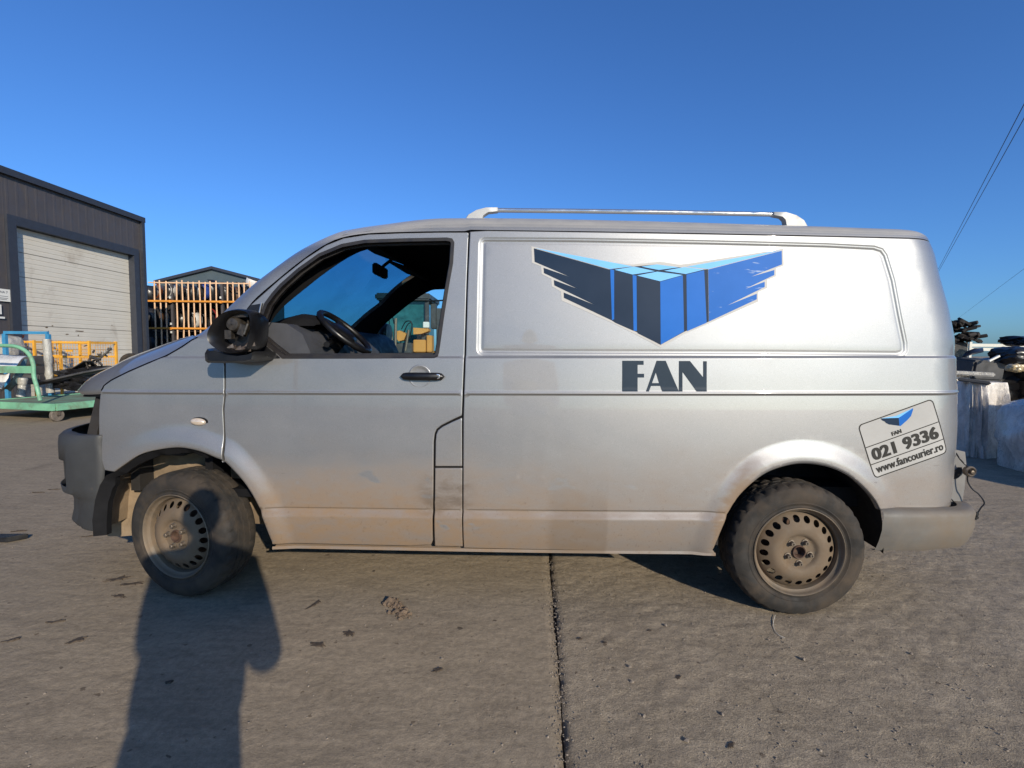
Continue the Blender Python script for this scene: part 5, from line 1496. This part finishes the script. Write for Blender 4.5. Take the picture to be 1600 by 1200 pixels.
for (x, y) in ((-.06, .08), (-TW + .06, .08), (-.06, TL - .08), (-TW + .06, TL - .08)):
    f = MB(); f.box((x, y, .235), (.12, .12, .02)); f.box((x - .045, y, .17), (.008, .05, .13)); f.box((x + .045, y, .17), (.008, .05, .13)); f = f.build('castor', M['bolt'], tr, sm=0)
    b = MB(); vs = []; n = 20
    for (r, k) in ((.02, -.03), (.095, -.03), (.105, -.02), (.105, .02), (.095, .03), (.02, .03)):
        for j in range(n): vs.append((x + k, y + r * cos(2 * pi * j / n), .107 + r * sin(2 * pi * j / n)))
    b.add(vs, [(i * n + j, i * n + (j + 1) % n, (i + 1) * n + (j + 1) % n, (i + 1) * n + j) for i in range(5) for j in range(n)]); b.build('castor_wheel', M['castor'], f, sm=40)
def T2W(x, y, z): return fr + ux * x + uy * y + np.array([0, 0, z])
# bubble wrapped tube standing on the deck
def wrap_mat(name, col, rough=.3):
    mt, nt, b = new_mat(name); v = objvec(nt)
    n1 = noise(nt, v, 9, 7, .65, 1.2, (1, 1, .45)); n2 = noise(nt, v, 30, 5, .6, .8)
    c = mixc(nt, ramp(nt, n1, [(.3, 0.0), (.7, 1.0)]), tuple(x * .68 for x in col), tuple(min(1, x * 1.35) for x in col))
    L(nt, c, b.inputs['Base Color']); L(nt, ramp(nt, n2, [(.3, rough * .5), (.7, rough * 1.6)]), b.inputs['Roughness'])
    b.inputs['Coat Weight'].default_value = .25; b.inputs['Coat Roughness'].default_value = .12
    bump(nt, math_n(nt, 'ADD', n1, math_n(nt, 'MULTIPLY', n2, .4)), .9, .02, b); return mt
M['wrap'] = wrap_mat('stretch_wrap', (.34, .33, .30)); M['wrap_dark'] = wrap_mat('stretch_wrap_grey', (.55, .51, .46))
def wrapped_tube(px0, py0, px1, py1, D, r, label):
    a, c = at(px0, py0, D), at(px1, py1, D); rr = rng(int(px0)); P = [a + (c - a) * t for t in np.linspace(0, 1, 16)]
    o = MB().tube([(p[0] - c[0], p[1] - c[1], p[2] - c[2]) for p in P], [r * rr.uniform(.82, 1.12) for _ in P], 12).build('wrapped_tube', M['wrap'], sm=60); o.location = c; return tag(o, label, 'wrapped tube')
gt_ = gnd(79, 613, DKZ); wrapped_tube(73, 530, 79, 613.5, gt_[1], .075, 'tall post wound in clear plastic standing on the green trolley')
gt_ = gnd(32, 618, DKZ); wrapped_tube(36, 590, 33, 619, gt_[1], .07, 'short plastic-wound post low on the green trolley')
# white car panel leaning on the handle
D5 = gnd(20, 620, DKZ)[1]
M['white_paint'] = plain('white_paint', (.66, .66, .65), .25, var=.04, coat=.5, dirt=DIRT, dirt_amt=.05)
def sheet(name, pxs, D, mat, depth, label, cat, group=None, thick=.012):
    """bent sheet through two rows of photograph points, the second row set deeper"""
    r0 = [at(x, y, D) for x, y in pxs[0]]; r1 = [at(x, y, D + depth) for x, y in pxs[1]]; c = r0[0].copy(); c[2] = 0; rows = []
    for t in np.linspace(0, 1, 7):
        rows.append([tuple(p + (q - p) * t + np.array([0, 0, .05 * sin(pi * t)]) - c) for p, q in zip(r0, r1)])
    o = MB().grid(rows).build(name, mat, sm=50); s = o.modifiers.new('thickness', 'SOLIDIFY'); s.thickness = thick; o.location = c; return tag(o, label, cat, group)
sheet('bodywork_piece', [[(-40, 573), (-10, 576), (10, 577), (24, 574)], [(-40, 553), (0, 553), (25, 555), (42, 556)]], D5 - .2, M['white_paint'], .5, 'white car body panel lying across the trolley behind its handle', 'car panel')
sheet('bodywork_piece', [[(2, 612), (14, 600), (25, 584), (33, 570)], [(16, 612), (27, 600), (38, 583), (43, 562)]], D5 + .1, plain('panel_teal', (.12, .19, .21), .4, var=.3), .15, 'blue-grey car panel standing tilted under the white one', 'car panel')
sheet('bodywork_piece', [[(-30, 606), (-12, 608), (2, 607), (12, 590)], [(-30, 585), (-5, 585), (8, 584), (18, 582)]], D5 - .1, M['white_paint'], .2, 'white and blue car panel low on the trolley at the picture edge', 'car panel')
def lump(name, px, py, D, rx_, ry_, rz_, mat, label, cat, seed, group=None, rough=.25):
    """creased bundle: a rounded block pushed about by noise"""
    c = at(px, py, D); b = bmesh.new(); bmesh.ops.create_icosphere(b, subdivisions=4, radius=1)
    o_ = seed * 3.7
    for v in b.verts:
        p = v.co; k = max(abs(p.x), abs(p.y), abs(p.z)); q = p / (k ** .55)
        a = np.array([p.x * 2.2 + o_, p.y * 2.2 + p.z * 1.7]); n = float(vnoise(np.array(a[0] + 50), np.array(a[1] + 50))) + .5 * float(vnoise(np.array(a[0] * 2.7 + 90), np.array(a[1] * 2.7 + p.z * 5 + 90)))
        q = q * (1 + rough * n); v.co = (q.x * rx_, q.y * ry_, q.z * rz_)
    me = bpy.data.meshes.new(name); b.to_mesh(me); b.free(); me.shade_smooth(); me.set_sharp_from_angle(angle=radians(40))
    o = link(name, me, mat); o.location = c; return tag(o, label, cat, group)
lump('wrapped_bundle', 4, 543, 11.6, .32, .3, .28, M['wrap'], 'clear plastic bundle piled behind the green handle', 'bundle', 3)
for i, (x, y, w_, h_) in enumerate(((55, 563, .44, .20), (52, 578, .48, .20), (54, 592, .50, .22))):
    c = at(x, y, 11.3); o = MB().box((0, 0, 0), (w_, .5, h_)).build('parts_crate', M['part_grey'], sm=0, bevel=.02); o.location = c; o.rotation_euler = (0, 0, .1 * i)
    tag(o, ('topmost', 'middle', 'lowest')[i] + ' dark grey plastic crate in the stack behind the trolley', 'crate', 'dark crates behind the trolley')
# yellow mesh cages
M['yellow'] = plain('cage_yellow', (.62, .31, .035), .5, var=.15, scale=4, dirt=(.25, .12, .04), dirt_amt=.25)
def cage(px0, px1, py_top, D, dep, label, rz_=0.0, n=14):
    a, c = at(px0, py_top, D), at(px1, py_top, D); w_ = c[0] - a[0]; H = a[2]
    r = empty('mesh_cage', (a[0], D, 0), rz_); tag(r, label, 'cage', 'yellow mesh cages by the warehouse door')
    z0 = .55
    for x in (0, w_):
        for y in (0, dep): MB().box((x, y, H / 2), (.05, .05, H)).build('corner_post', M['yellow'], r, sm=0)
    for y in (0, dep):
        for z in (z0, (z0 + H) / 2 + .05, H - .04): MB().box((w_ / 2, y, z), (w_ - .052, .04, .045)).build('cage_rail', M['yellow'], r, sm=0)
    for x in (0, w_):
        for z in (z0, H - .04): MB().box((x, dep / 2, z), (.04, dep - .052, .045)).build('cage_rail', M['yellow'], r, sm=0)
    b = MB()
    for y in (0, dep):
        for i in range(1, n): b.box((w_ * i / n, y, (z0 + H) / 2), (.006, .006, H - z0))
        for i in range(1, 12): b.box((w_ / 2, y + .006, z0 + (H - z0) * i / 12), (w_, .006, .006))
    b.build('wire_mesh', M['yellow'], r, sm=0)['kind'] = 'stuff'
    MB().box((w_ / 2, -.03, H - .24), (.16, .012, .05)).build('name_plate', M['yellow'], r, sm=0)
    MB().box((w_ / 2, dep / 2, z0 - .04), (w_, dep, .04)).build('floor', M['bolt'], r, sm=0)
    return r
cage(79, 139, 532, 11.9, .8, 'yellow wire mesh cage right of the plastic-wound post')
cage(-20, 53, 531, 12.3, .7, 'yellow wire mesh cage behind the green trolley handle')
M['blue_steel'] = plain('frame_blue', (.035, .20, .38), .5, var=.15)
a, c = at(7, 519.5, 10.9), at(75, 521.5, 10.9)
r = empty('steel_frame', (a[0], a[1], 0)); tag(r, 'light blue steel hoop frame standing behind the trolley', 'frame'); w_ = c[0] - a[0]
MB().box((w_ / 2, 0, a[2]), (w_, .06, .06)).build('top_bar', M['blue_steel'], r, sm=0)
for x in (0, w_): MB().box((x, .002, a[2] / 2 - .02), (.075, .064, a[2] - .02)).build('leg', M['blue_steel'], r, sm=0)
c = at(29, 532, 12.5); b = MB().revolve([(.001, -.1), (.10, -.1), (.12, .08), (.125, .09), (.115, .09), (.1, .0), (.001, .0)], 20, axis='z'); o = b.build('paint_bucket', plain('bucket_orange', (.36, .07, .025), .4), sm=40); o.location = c + np.array([0, 0, .05]); tag(o, 'small orange-red bucket on the yellow cage', 'bucket')
# scrap heap by the door
M['scrap_metal'] = plain('scrap_metal', (.10, .085, .07), .5, metal=.4, var=.5, scale=10)
sheet('wheel_arch_liner', [[(98, 592), (112, 575), (130, 564), (140, 563)], [(110, 592), (125, 582), (145, 578), (158, 580)]], 10.6, M['part_grey'], .5, 'dark curved wheel arch liner on the scrap heap', 'arch liner')
sheet('plastic_strip', [[(60, 598), (90, 591), (130, 582), (172, 574)], [(62, 601), (92, 595), (132, 586), (174, 578)]], 10.3, M['part_grey'], .12, 'long dark plastic strip lying across the scrap heap', 'trim strip', thick=.03)
b = MB(); rr = rng(31); c = at(157, 570, 10.9)
for i in range(34):
    p = Vector((rr.gauss(-.02, .14), rr.gauss(0, .12), rr.gauss(0, .15))); q = p + Vector((rr.gauss(0, .10), rr.gauss(0, .08), rr.gauss(.03, .08))); b.bar(p, q, rr.uniform(.012, .05), rr.uniform(.01, .03))
b.bar((-.2, 0, .18), (-.02, 0, .10), .10, .03); b.bar((-.05, 0, .10), (.17, .05, .32), .04, .03); b.tube([(.17, .05, .32), (.18, .05, .37)], .04, 8)
o = b.build('suspension_part', M['scrap_metal'], sm=0); o.location = c; tag(o, 'tangled rusty suspension part on top of the scrap heap', 'car part')
lump('scrap_pile', 140, 592, 10.9, .75, .4, .22, M['part_black'], 'black heap of broken plastic under the rusty suspension part', 'scrap pile', 8, rough=.8)
b = MB(); rr = rng(33)
for i in range(26):
    x, y = rr.uniform(84, 118), rr.uniform(594, 600); g = gnd(x, y + 6); rock(b, (g[0] - gnd(100, 604)[0], g[1] - gnd(100, 604)[1], .12 + rr.random() * .1), rr.uniform(.02, .06), rr, .6)
o = b.build('broken_plaster', M['paper'], sm=0); g = gnd(100, 604); o.location = (g[0], g[1], 0); tag(o, 'white broken pieces at the foot of the scrap heap', 'debris')
def tyre_thing(px, py, D, R, lying, label):
    b = MB().revolve([(R * .6, .0), (R * .72, -.02), (R * .92, -.01), (R, .04), (R, .16), (R * .92, .21), (R * .72, .22), (R * .6, .2)], 40); o = b.build('loose_tyre', M['tyre'], sm=50); c = at(px, py, D); o.location = c
    o.rotation_euler = (0, 0, .2); return tag(o, label, 'tyre')
tyre_thing(203, 568, 14.5, .30, False, 'worn tyre standing by the warehouse door above the bonnet')
c = at(262, 540, 18); o = MB().box((0, 0, 0), (1.6, .8, .5)).build('parts_crate', M['part_black'], sm=0, bevel=.05); o.location = (c[0], 18, 1.0); tag(o, 'long black crate at the foot of the orange rack', 'crate')
MB_ = MB().box((0, 0, 0), (1.55, .7, .75)).build('pallet_box', M['part_grey'], sm=0, bevel=.03); MB_.location = (c[0], 18, .375); tag(MB_, 'dark box under the black crate by the orange rack', 'box')

# ------------------------------------------------------------------ right edge: wrapped bundles and car parts
GW = 'grey wrapped bundles beside the van tail'
def slab_bundle(pxl, pxr, pyt, pyb, lean, mat, label, dep, seed):
    g = gnd((pxl + pxr) / 2, pyb); D = g[1]; a, c = at(pxl, pyt, D), at(pxr, pyt, D); w_ = c[0] - a[0]; H = a[2]
    b = MB(); rows = []; nz, nx = 18, 44
    per = []
    for k in range(nx * 2):
        t = k / (nx * 2); an = 2 * pi * t; ce, se = cos(an), sin(an); e = .45
        per.append((abs(ce) ** e * (1 if ce > 0 else -1), abs(se) ** e * (1 if se > 0 else -1)))
    for i in range(nz + 1):
        z = H * i / nz; row = []; tp = 1 - .10 * (i / nz) ** 6 - .05 * (1 - i / nz)
        for k, (x, y) in enumerate(per + per[:1]):
            f = 1 + .16 * float(vnoise(np.array(k * .9 + seed * 11.), np.array(i * .22 + seed))) + .06 * float(vnoise(np.array(k * 2.1 + seed), np.array(i * .9)))
            kk = k % len(per); f = 1 + .26 * float(vnoise(np.array(kk * .42 + seed * 11.), np.array(i * .10 + seed))) + .13 * float(vnoise(np.array(kk * 1.1 + seed * 5.), np.array(i * .16 + 3. * seed))) + .05 * float(vnoise(np.array(kk * 2.3 + seed), np.array(i * .8))) * (1 if 0 < kk < len(per) - 1 else 1)
            row.append((x * w_ / 2 * f * tp, y * dep / 2 * f * tp + lean * z, z))
        rows.append(row)
    b.grid(rows); top = rows[-1][:-1]; k0 = len(b.v); b.v += [tuple(map(float, p)) for p in top] + [(0, lean * H, H * 1.02)]; n = len(top)
    b.f += [(k0 + i, k0 + (i + 1) % n, k0 + n) for i in range(n)]
    o = b.build('wrapped_bundle', mat, sm=45); o.location = ((a[0] + c[0]) / 2, D + dep / 2, 0); return tag(o, label, 'bundle', GW)
slab_bundle(1478, 1529, 586, 706, .03, M['wrap_dark'], 'plastic-wrapped upright bundle half hidden by the van tail', .7, 2)
slab_bundle(1531, 1592, 598, 717, .05, M['wrap_dark'], 'plastic-wrapped upright bundle right of the half hidden one', .7, 5)
o = lump('wrapped_bundle', 1655, 700, 5.3, .40, .5, .46, M['wrap_dark'], 'rounded wrapped bundle cut by the right picture edge', 'bundle', 5, GW, rough=.22)
c = o.location; o.location = (c[0], c[1], .33)
for i, (x0, y0, x1, y1, h_, lab) in enumerate(((1490, 582, 1572, 586, .05, 'flat grey wrapped panel laid over the upright bundles'), (1525, 594, 1580, 601, .04, 'thin dark strip lying over the wrapped bundles'))):
    a, c = at(x0, y0, 6.4 - .4 * i), at(x1, y1, 6.2 - .4 * i); o = MB().bar(a - a, c - a, .45 if i == 0 else .16, h_).build('wrapped_parcel' if i == 0 else 'trim_strip', M['wrap'] if i == 0 else M['part_grey'], sm=0, bevel=.012); o.location = a + np.array([0, .25, 0]); tag(o, lab, 'panel' if i == 0 else 'trim strip')
M['dull_black'] = plain('dull_black', (.030, .027, .026), .9, var=.5, scale=6, spec=.2)
G_PILE = 'black car parts piled behind the wrapped bundles'
lump('parts_pile', 1530, 595, 8.0, .62, .5, .34, M['part_black'], 'low black mass of car parts behind the wrapped bundles', 'parts pile', 4, rough=.5)
o = lump('parts_pile', 1610, 600, 7.8, .5, .5, .32, M['part_black'], 'black car parts heaped at the right picture edge', 'parts pile', 9, rough=.5)
b = MB().box((0, 0, 0), (.52, .5, .30)).build('plastic_tray', M['part_grey'], sm=0, bevel=.03); b.location = at(1520, 576, 7.6); b.rotation_euler = (.1, .03, .1); tag(b, 'dark grey plastic tray on the parts pile', 'tray')
sheet('bodywork_piece', [[(1504, 557), (1520, 553), (1537, 549)], [(1514, 552), (1524, 546), (1534, 548)]], 7.5, M['part_black'], .4, 'black wedge-shaped panel lying on the grey tray', 'car panel')
lump('padded_cushion', 1588, 556, 7.4, .26, .26, .13, M['part_black'], 'black padded cushion lying on top of the parts pile', 'cushion', 12, rough=.3)
lump('car_part', 1600, 533, 7.8, .2, .25, .075, M['part_black'], 'black angular part jutting in at the right picture edge', 'car part', 13, rough=.5)
a, c = at(1545, 564, 7.2), at(1561, 556, 7.2); o = MB().bar((0, 0, 0), c - a, .03, .025).build('trim_strip', M['paper'], sm=0); o.location = a; tag(o, 'short white strip leaning on the black seat cushion', 'trim strip')
o = lump('head_lamp', 1586, 575, 6.9, .10, .08, .055, plain('lamp_amber', (.38, .30, .17), .25, var=.5, scale=20), 'broken headlamp with amber lens on the parts pile', 'headlamp', 6, rough=.4)
o = MB(); rr = rng(9); c0 = at(1504, 520, 8.4)
for i in range(2): pass
def tangle(px, py, D, rx_, rz_, label, seed):
    """loose bundle of small broken trim pieces lying on top of one another"""
    r2 = rng(seed); b = MB()
    for i in range(46):
        p = Vector((r2.uniform(-rx_, rx_), r2.uniform(-.25, .25), r2.gauss(0, rz_ * .5))); q = (abs(p.x) / rx_) ** 2
        p.z *= (1 - .7 * q) if p.x > 0 else 1
        R = Matrix.Rotation(r2.uniform(-.5, .5), 3, 'Y') @ Matrix.Rotation(r2.uniform(0, 3), 3, 'Z') @ Matrix.Rotation(r2.uniform(-.6, .6), 3, 'X')
        b.box(p, (r2.uniform(.05, .24), r2.uniform(.04, .12), r2.uniform(.015, .06)), mat=R)
    o = b.build('trim_bundle', M['dull_black'], sm=0, bevel=.006); o.location = at(px, py, D); tag(o, label, 'trim bundle'); o['kind'] = 'thing'
tangle(1490, 529, 8.4, .40, .10, 'lower ragged bundle of dark parts beside the van tail', 21)
tangle(1484, 510, 8.4, .24, .10, 'upper ragged bundle of dark parts beside the van tail', 23)
for (px, py, hh) in ((1500, 545, 1.5),):
    p = at(px, 535, 8.6); o = MB().box((0, 0, p[2] / 2), (.5, .5, p[2])).build('parts_rack', M['part_black'], sm=0); o.location = (p[0] - .25, 8.7, 0); tag(o, 'dark parts rack hidden behind the van tail', 'rack')
# white rail fence
D6 = 12.5
a, c = at(1488, 541, D6), at(1640, 544, D6); bar_ = empty('rail_fence', (a[0], D6, 0)); tag(bar_, 'off-white steel rail fence behind the black parts', 'fence')
M['cream'] = plain('rail_cream', (.50, .49, .43), .5, var=.08, dirt=DIRT, dirt_amt=.1)
rise = a[2]; w_ = c[0] - a[0]
for z in (0, -.10): MB().box((w_ / 2, 0, rise + .03 + z), (w_ + 1.5, .05, .075)).build('rail', M['cream'], bar_, sm=0)
for k in range(4): MB().box((at(1514, 540, D6)[0] - a[0] + k * 1.6, -.04, rise / 2 + .05), (.06, .03, rise + .12)).build('post', M['cream'], bar_, sm=0)
# overhead cables
cab = plain('cable_black', (.012, .012, .014), .6)
def cable(P, r, label, group='overhead cables in the sky'):
    o = MB().tube(P, r, 5).build('overhead_cable', cab, sm=60); return tag(o, label, 'cable', group)
def sky_line(p0, p1, z, ext0, ext1):
    def hit(px, py): d = ray(px, py); return CP + d * ((z - CAMH) / d[2])
    A, B = hit(*p0), hit(*p1); P = []
    for t in np.linspace(-ext0, 1 + ext1, 26): P.append(A + (B - A) * t)
    return P
P1 = sky_line((1467, 419), (1600, 163), 8.0, 1.2, 1.6); cable(P1, .011, 'upper of two parallel black cables climbing to the right')
P2 = sky_line((1470, 418), (1600, 185), 8.0, 1.2, 1.6); cable(P2, .011, 'lower of two parallel black cables climbing to the right')
P3 = sky_line((1500, 495), (1600, 420), 8.0, .6, 1.2); cable(P3, .011, 'single thin cable low in the sky at the right')

M['pole'] = plain('pole_concrete', (.30, .29, .27), .9, var=.15)
for (p, lab) in (((P1[0] + P2[0]) / 2, 'concrete pole carrying the two parallel cables, hidden behind the van'), (P3[0], 'concrete pole carrying the single low cable, hidden behind the van'), ((P1[-1] + P2[-1]) / 2, 'concrete pole of the two parallel cables, out of the picture')):
    o = empty('utility_pole', (p[0], p[1], 0)); tag(o, lab, 'pole', 'poles of the overhead cables')
    MB().tube([(0, 0, 0), (0, 0, 8.3)], [.16, .10], 10).build('shaft', M['pole'], o); MB().box((0, 0, 8.02), (1.4, .10, .10)).build('crossarm', M['pole'], o, sm=0)

# ------------------------------------------------------------------ wheel loader seen through the cab windows
D7 = 12.8
M['loader'] = plain('loader_yellow', (.52, .235, .05), .5, var=.12, scale=2, dirt=(.2, .14, .08), dirt_amt=.2)
lo_ = at(640, 520, D7); ld = empty('wheel_loader', (lo_[0], D7, 0)); tag(ld, 'yellow wheel loader seen through the open door window', 'loader')
def LX(px): return at(px, 500, D7)[0] - lo_[0]
def LZ(py): return at(640, py, D7)[2]
def lbox(px0, py0, px1, py1, y0, y1, name, mat, bv=.015):
    x0, x1, z0, z1 = LX(px0), LX(px1), LZ(py1), LZ(py0)
    return MB().box(((x0 + x1) / 2, (y0 + y1) / 2, (z0 + z1) / 2), (x1 - x0, y1 - y0, z1 - z0)).build(name, mat, ld, sm=0, bevel=bv)
lbox(590, 466, 663, 545, .35, 1.6, 'cab_glass', M['cab_glass'], .02)
for x in (588, 661): lbox(x, 462, x + 6, 548, .25, .35, 'cab_pillar', M['part_grey'])
lbox(584, 457, 671, 468, .1, 1.8, 'cab_roof', M['part_grey'], .04)
lbox(585, 548, 672, 575, .2, 1.7, 'cab_base', M['loader'])
lbox(648, 531, 667, 550, -.2, .2, 'front_frame', M['loader']); lbox(668, 524, 676, 550, -.15, .2, 'front_frame', M['loader'])
b = MB().prism([(LX(650), LZ(513)), (LX(673), LZ(514)), (LX(673), LZ(518)), (LX(662), LZ(522)), (LX(650), LZ(523))], lambda x, z: (x, -.35, z), lambda x, z: (x, .0, z)); b.build('loader_arm', M['loader'], ld, sm=0)
b = MB().prism([(LX(626), LZ(519)), (LX(632), LZ(518)), (LX(642), LZ(523)), (LX(638), LZ(532)), (LX(630), LZ(534)), (LX(626), LZ(528))], lambda x, z: (x, -.55, z), lambda x, z: (x, -.2, z)); b.build('loader_arm', M['loader'], ld, sm=0)
for (x0, y0, x1, y1, r) in ((627, 500, 626, 548, .035), (646, 517, 641, 548, .03), (620, 520, 622, 548, .03)):
    MB().tube([(LX(x0), -.6, LZ(y0)), (LX(x1), -.6, LZ(y1))], r, 8).build('hydraulic_ram', M['bolt'], ld)
for pts in (((634, 516), (640, 505), (648, 504), (650, 512), (648, 520)), ((616, 520), (616, 500), (620, 496), (623, 508)), ((638, 520), (644, 508), (650, 508), (646, 530))):
    MB().tube([(LX(x), -.5, LZ(y)) for x, y in [tuple(q) for q in spline(pts, 5)]], .014, 6).build('hydraulic_hose', M['black_plastic'], ld)
lbox(662, 503, 671, 512, -.1, .05, 'work_lamp', M['paper'], .01)
lbox(620, 536, 648, 552, -.4, .1, 'lift_block', M['part_grey']); lbox(659, 522, 668, 545, -.05, .2, 'ladder', M['part_grey'])
lbox(668, 470, 676, 512, .5, .8, 'exhaust', M['part_grey']); lbox(676, 478, 700, 575, .6, 1.6, 'engine_cover', M['part_grey'])
for z in (468, 470): pass
MB().tube([(LX(668), .4, LZ(468)), (LX(692), .4, LZ(466))], .02, 6).build('handrail', M['black_plastic'], ld)
MB().box((.0, .9, .75), (2.6, 1.3, .5)).build('chassis', M['loader'], ld, sm=0, bevel=.03)
for x in (-1.0, 1.1):
    for y in (.1, 1.7):
        MB().revolve([(.25, y - .2), (.55, y - .22), (.64, y - .14), (.65, y), (.64, y + .14), (.55, y + .22), (.25, y + .2)], 28, c=(x, 0, .65)).build('wheel', M['tyre'], ld)
MB().prism([(-1.9, .1), (-1.2, .1), (-1.25, 1.0), (-1.45, .35), (-1.85, .25)], lambda x, z: (x, -.5, z), lambda x, z: (x, 2.2, z)).build('bucket', M['loader'], ld, sm=0)

# ------------------------------------------------------------------ pallet-shaped block added out of view to the right, to shade the bundles
M['pallet'] = plain('pallet_wood', (.30, .21, .12), .8, var=.2)
pal = empty('shade_pallet', (6.9, 2.9, 0), .2); tag(pal, 'unseen pallet-shaped block added to shade the wrapped bundles', 'pallet load')
MB().box((0, 0, .815), (1.2, 2.6, 1.33)).build('load', M['wrap_dark'], pal, sm=0, bevel=.05)
for y in (-1.1, 0, 1.1): MB().box((0, y, .06), (1.2, .12, .10)).build('bearer', M['pallet'], pal, sm=0)
for y in np.linspace(-1.2, 1.2, 9): MB().box((0, y, .13), (1.2, .2, .022)).build('plank', M['pallet'], pal, sm=0)

# ------------------------------------------------------------------ the photographer (behind the lens; casts the long shadow)
def skin(name, verts, edges, mat, parent, levels=2):
    me = bpy.data.meshes.new(name + '_chain'); me.from_pydata([v[0] for v in verts], edges, []); o = bpy.data.objects.new(name, me); COL.objects.link(o)
    sk = o.modifiers.new('skin', 'SKIN'); sk.use_smooth_shade = True
    if not me.skin_vertices:
        bm2 = bmesh.new(); bm2.from_mesh(me); bm2.verts.layers.skin.verify(); bm2.to_mesh(me); bm2.free()
    for i, v in enumerate(verts):
        r = v[1]; me.skin_vertices[0].data[i].radius = r if isinstance(r, tuple) else (r, r); me.skin_vertices[0].data[i].use_root = (i == 0)
    ss = o.modifiers.new('sub', 'SUBSURF'); ss.levels = levels; ss.render_levels = levels
    dg = bpy.context.evaluated_depsgraph_get(); m2 = bpy.data.meshes.new_from_object(o.evaluated_get(dg)); bpy.data.objects.remove(o)
    m2.materials.clear(); m2.shade_smooth(); return link(name, m2, mat, parent)
M['skin'] = plain('skin', (.42, .25, .17), .5, var=.08); M['jacket'] = plain('jacket_cloth', (.52, .68, .92), .85, var=.2); M['jeans'] = plain('jeans_cloth', (.28, .24, .20), .85, var=.2); M['hair'] = plain('hair_brown', (.04, .025, .016), .7, var=.3); M['shoe'] = plain('shoe_leather', (.03, .025, .02), .5)
PX, PY = .01, -.40
pe = empty('person', (PX, PY, 0)); tag(pe, 'photographer standing opposite the van with a phone held up, known by the long shadow', 'person')
V = [((0, 0, .78), (.19, .13)), ((0, .0, 1.02), (.225, .135)), ((0, 0, 1.26), (.235, .14)), ((0, 0, 1.42), (.18, .11)), ((0, .01, 1.50), .06), ((0, .015, 1.57), .055),
     ((-.22, 0, 1.41), .095), ((-.20, .04, 1.03), .075), ((-.16, .27, 1.20), .05), ((.22, 0, 1.41), .095), ((.275, .04, 1.0), .072), ((.08, .28, 1.20), .042)]
skin('jacket', V, [(0, 1), (1, 2), (2, 3), (3, 4), (4, 5), (3, 6), (6, 7), (7, 8), (3, 9), (9, 10), (10, 11)], M['jacket'], pe)
V = [((0, 0, 1.0), (.16, .12)), ((0, 0, .86), (.16, .12)), ((-.10, 0, .80), .095), ((-.12, .02, .48), .068), ((-.13, -.01, .10), .052), ((.10, 0, .80), .095), ((.12, .02, .48), .068), ((.13, -.01, .10), .052)]
skin('trousers', V, [(0, 1), (1, 2), (2, 3), (3, 4), (1, 5), (5, 6), (6, 7)], M['jeans'], pe)
for s in (-1, 1): skin('shoe', [((s * .13, -.05, .055), .05), ((s * .135, .06, .05), .05), ((s * .145, .17, .038), .04)], [(0, 1), (1, 2)], M['shoe'], pe)
b = bmesh.new(); bmesh.ops.create_uvsphere(b, u_segments=32, v_segments=24, radius=1)
for v in b.verts:
    x, y, z = v.co; wx = .078 * (1 - .22 * max(0, -z) ** 1.5); wy_ = .098
    fx = x * wx; fy = y * wy_ + .012 * max(0, -z) * (1 if y > 0 else .2); fz = z * .118
    if y > .5: fy += .022 * math.exp(-(x / .16) ** 2 - ((z + .12) / .2) ** 2) - .008 * (math.exp(-((abs(x) - .38) / .14) ** 2 - ((z - .05) / .1) ** 2)) + .006 * math.exp(-(x / .3) ** 2 - ((z + .45) / .08) ** 2)
    v.co = (fx, fy, fz)
me = bpy.data.meshes.new('head'); b.to_mesh(me); b.free(); me.shade_smooth(); hd_ = link('head', me, M['skin'], pe); hd_.location = (0, .03, 1.655); hd_.rotation_euler = (-.15, 0, 0)
b = bmesh.new(); bmesh.ops.create_uvsphere(b, u_segments=28, v_segments=20, radius=1)
bmesh.ops.delete(b, geom=[v for v in b.verts if (v.co.y > .25 and v.co.z < .45) or v.co.z < -.35], context='VERTS')
for v in b.verts: v.co = (v.co.x * .084, v.co.y * .104 - .006, v.co.z * .124 + .004)
me = bpy.data.meshes.new('hair'); b.to_mesh(me); b.free(); me.shade_smooth(); link('hair', me, M['hair'], hd_)
for s in (-1, 1):
    e = MB().revolve([(.0005, -.011), (.008, -.008), (.011, 0), (.008, .008), (.0005, .011)], 12, c=(s * .030, .088, .006)).build('eye', M['paper'], hd_)
    MB().box((s * .080, -.005, -.005), (.014, .035, .055)).build('ear', M['skin'], hd_, bevel=.006)
for s, wx_ in ((-1, -.16), (1, .08)):
    hx = -.135 if s < 0 else .055
    V = [((wx_, .27, 1.20), .036), ((hx, .335, 1.215), (.036, .022)), ((hx, .365, 1.225), (.034, .018))]; E_ = [(0, 1), (1, 2)]
    for k in range(4):
        z = 1.252 - k * .019; n0 = len(V); V += [((hx - s * -.004, .372, z), .0095), ((hx + s * .012, .388, z), .0088), ((hx - s * .012, .386, z - .002), .0078)]; E_ += [(2, n0), (n0, n0 + 1), (n0 + 1, n0 + 2)]
    n0 = len(V); V += [((hx - s * .010, .345, 1.235), .011), ((hx - s * .034, .352, 1.238), .0095), ((hx - s * .052, .366, 1.238), .008)]; E_ += [(1, n0), (n0, n0 + 1), (n0 + 1, n0 + 2)]
    skin('hand', V, E_, M['skin'], pe)
ph_ = MB().box((0, 0, 0), (.155, .008, .074)).build('mobile_phone', M['black_plastic'], sm=0, bevel=.003); ph_.location = (-.045, -.022, 1.228); tag(ph_, 'black phone held level in both hands by the photographer', 'phone')
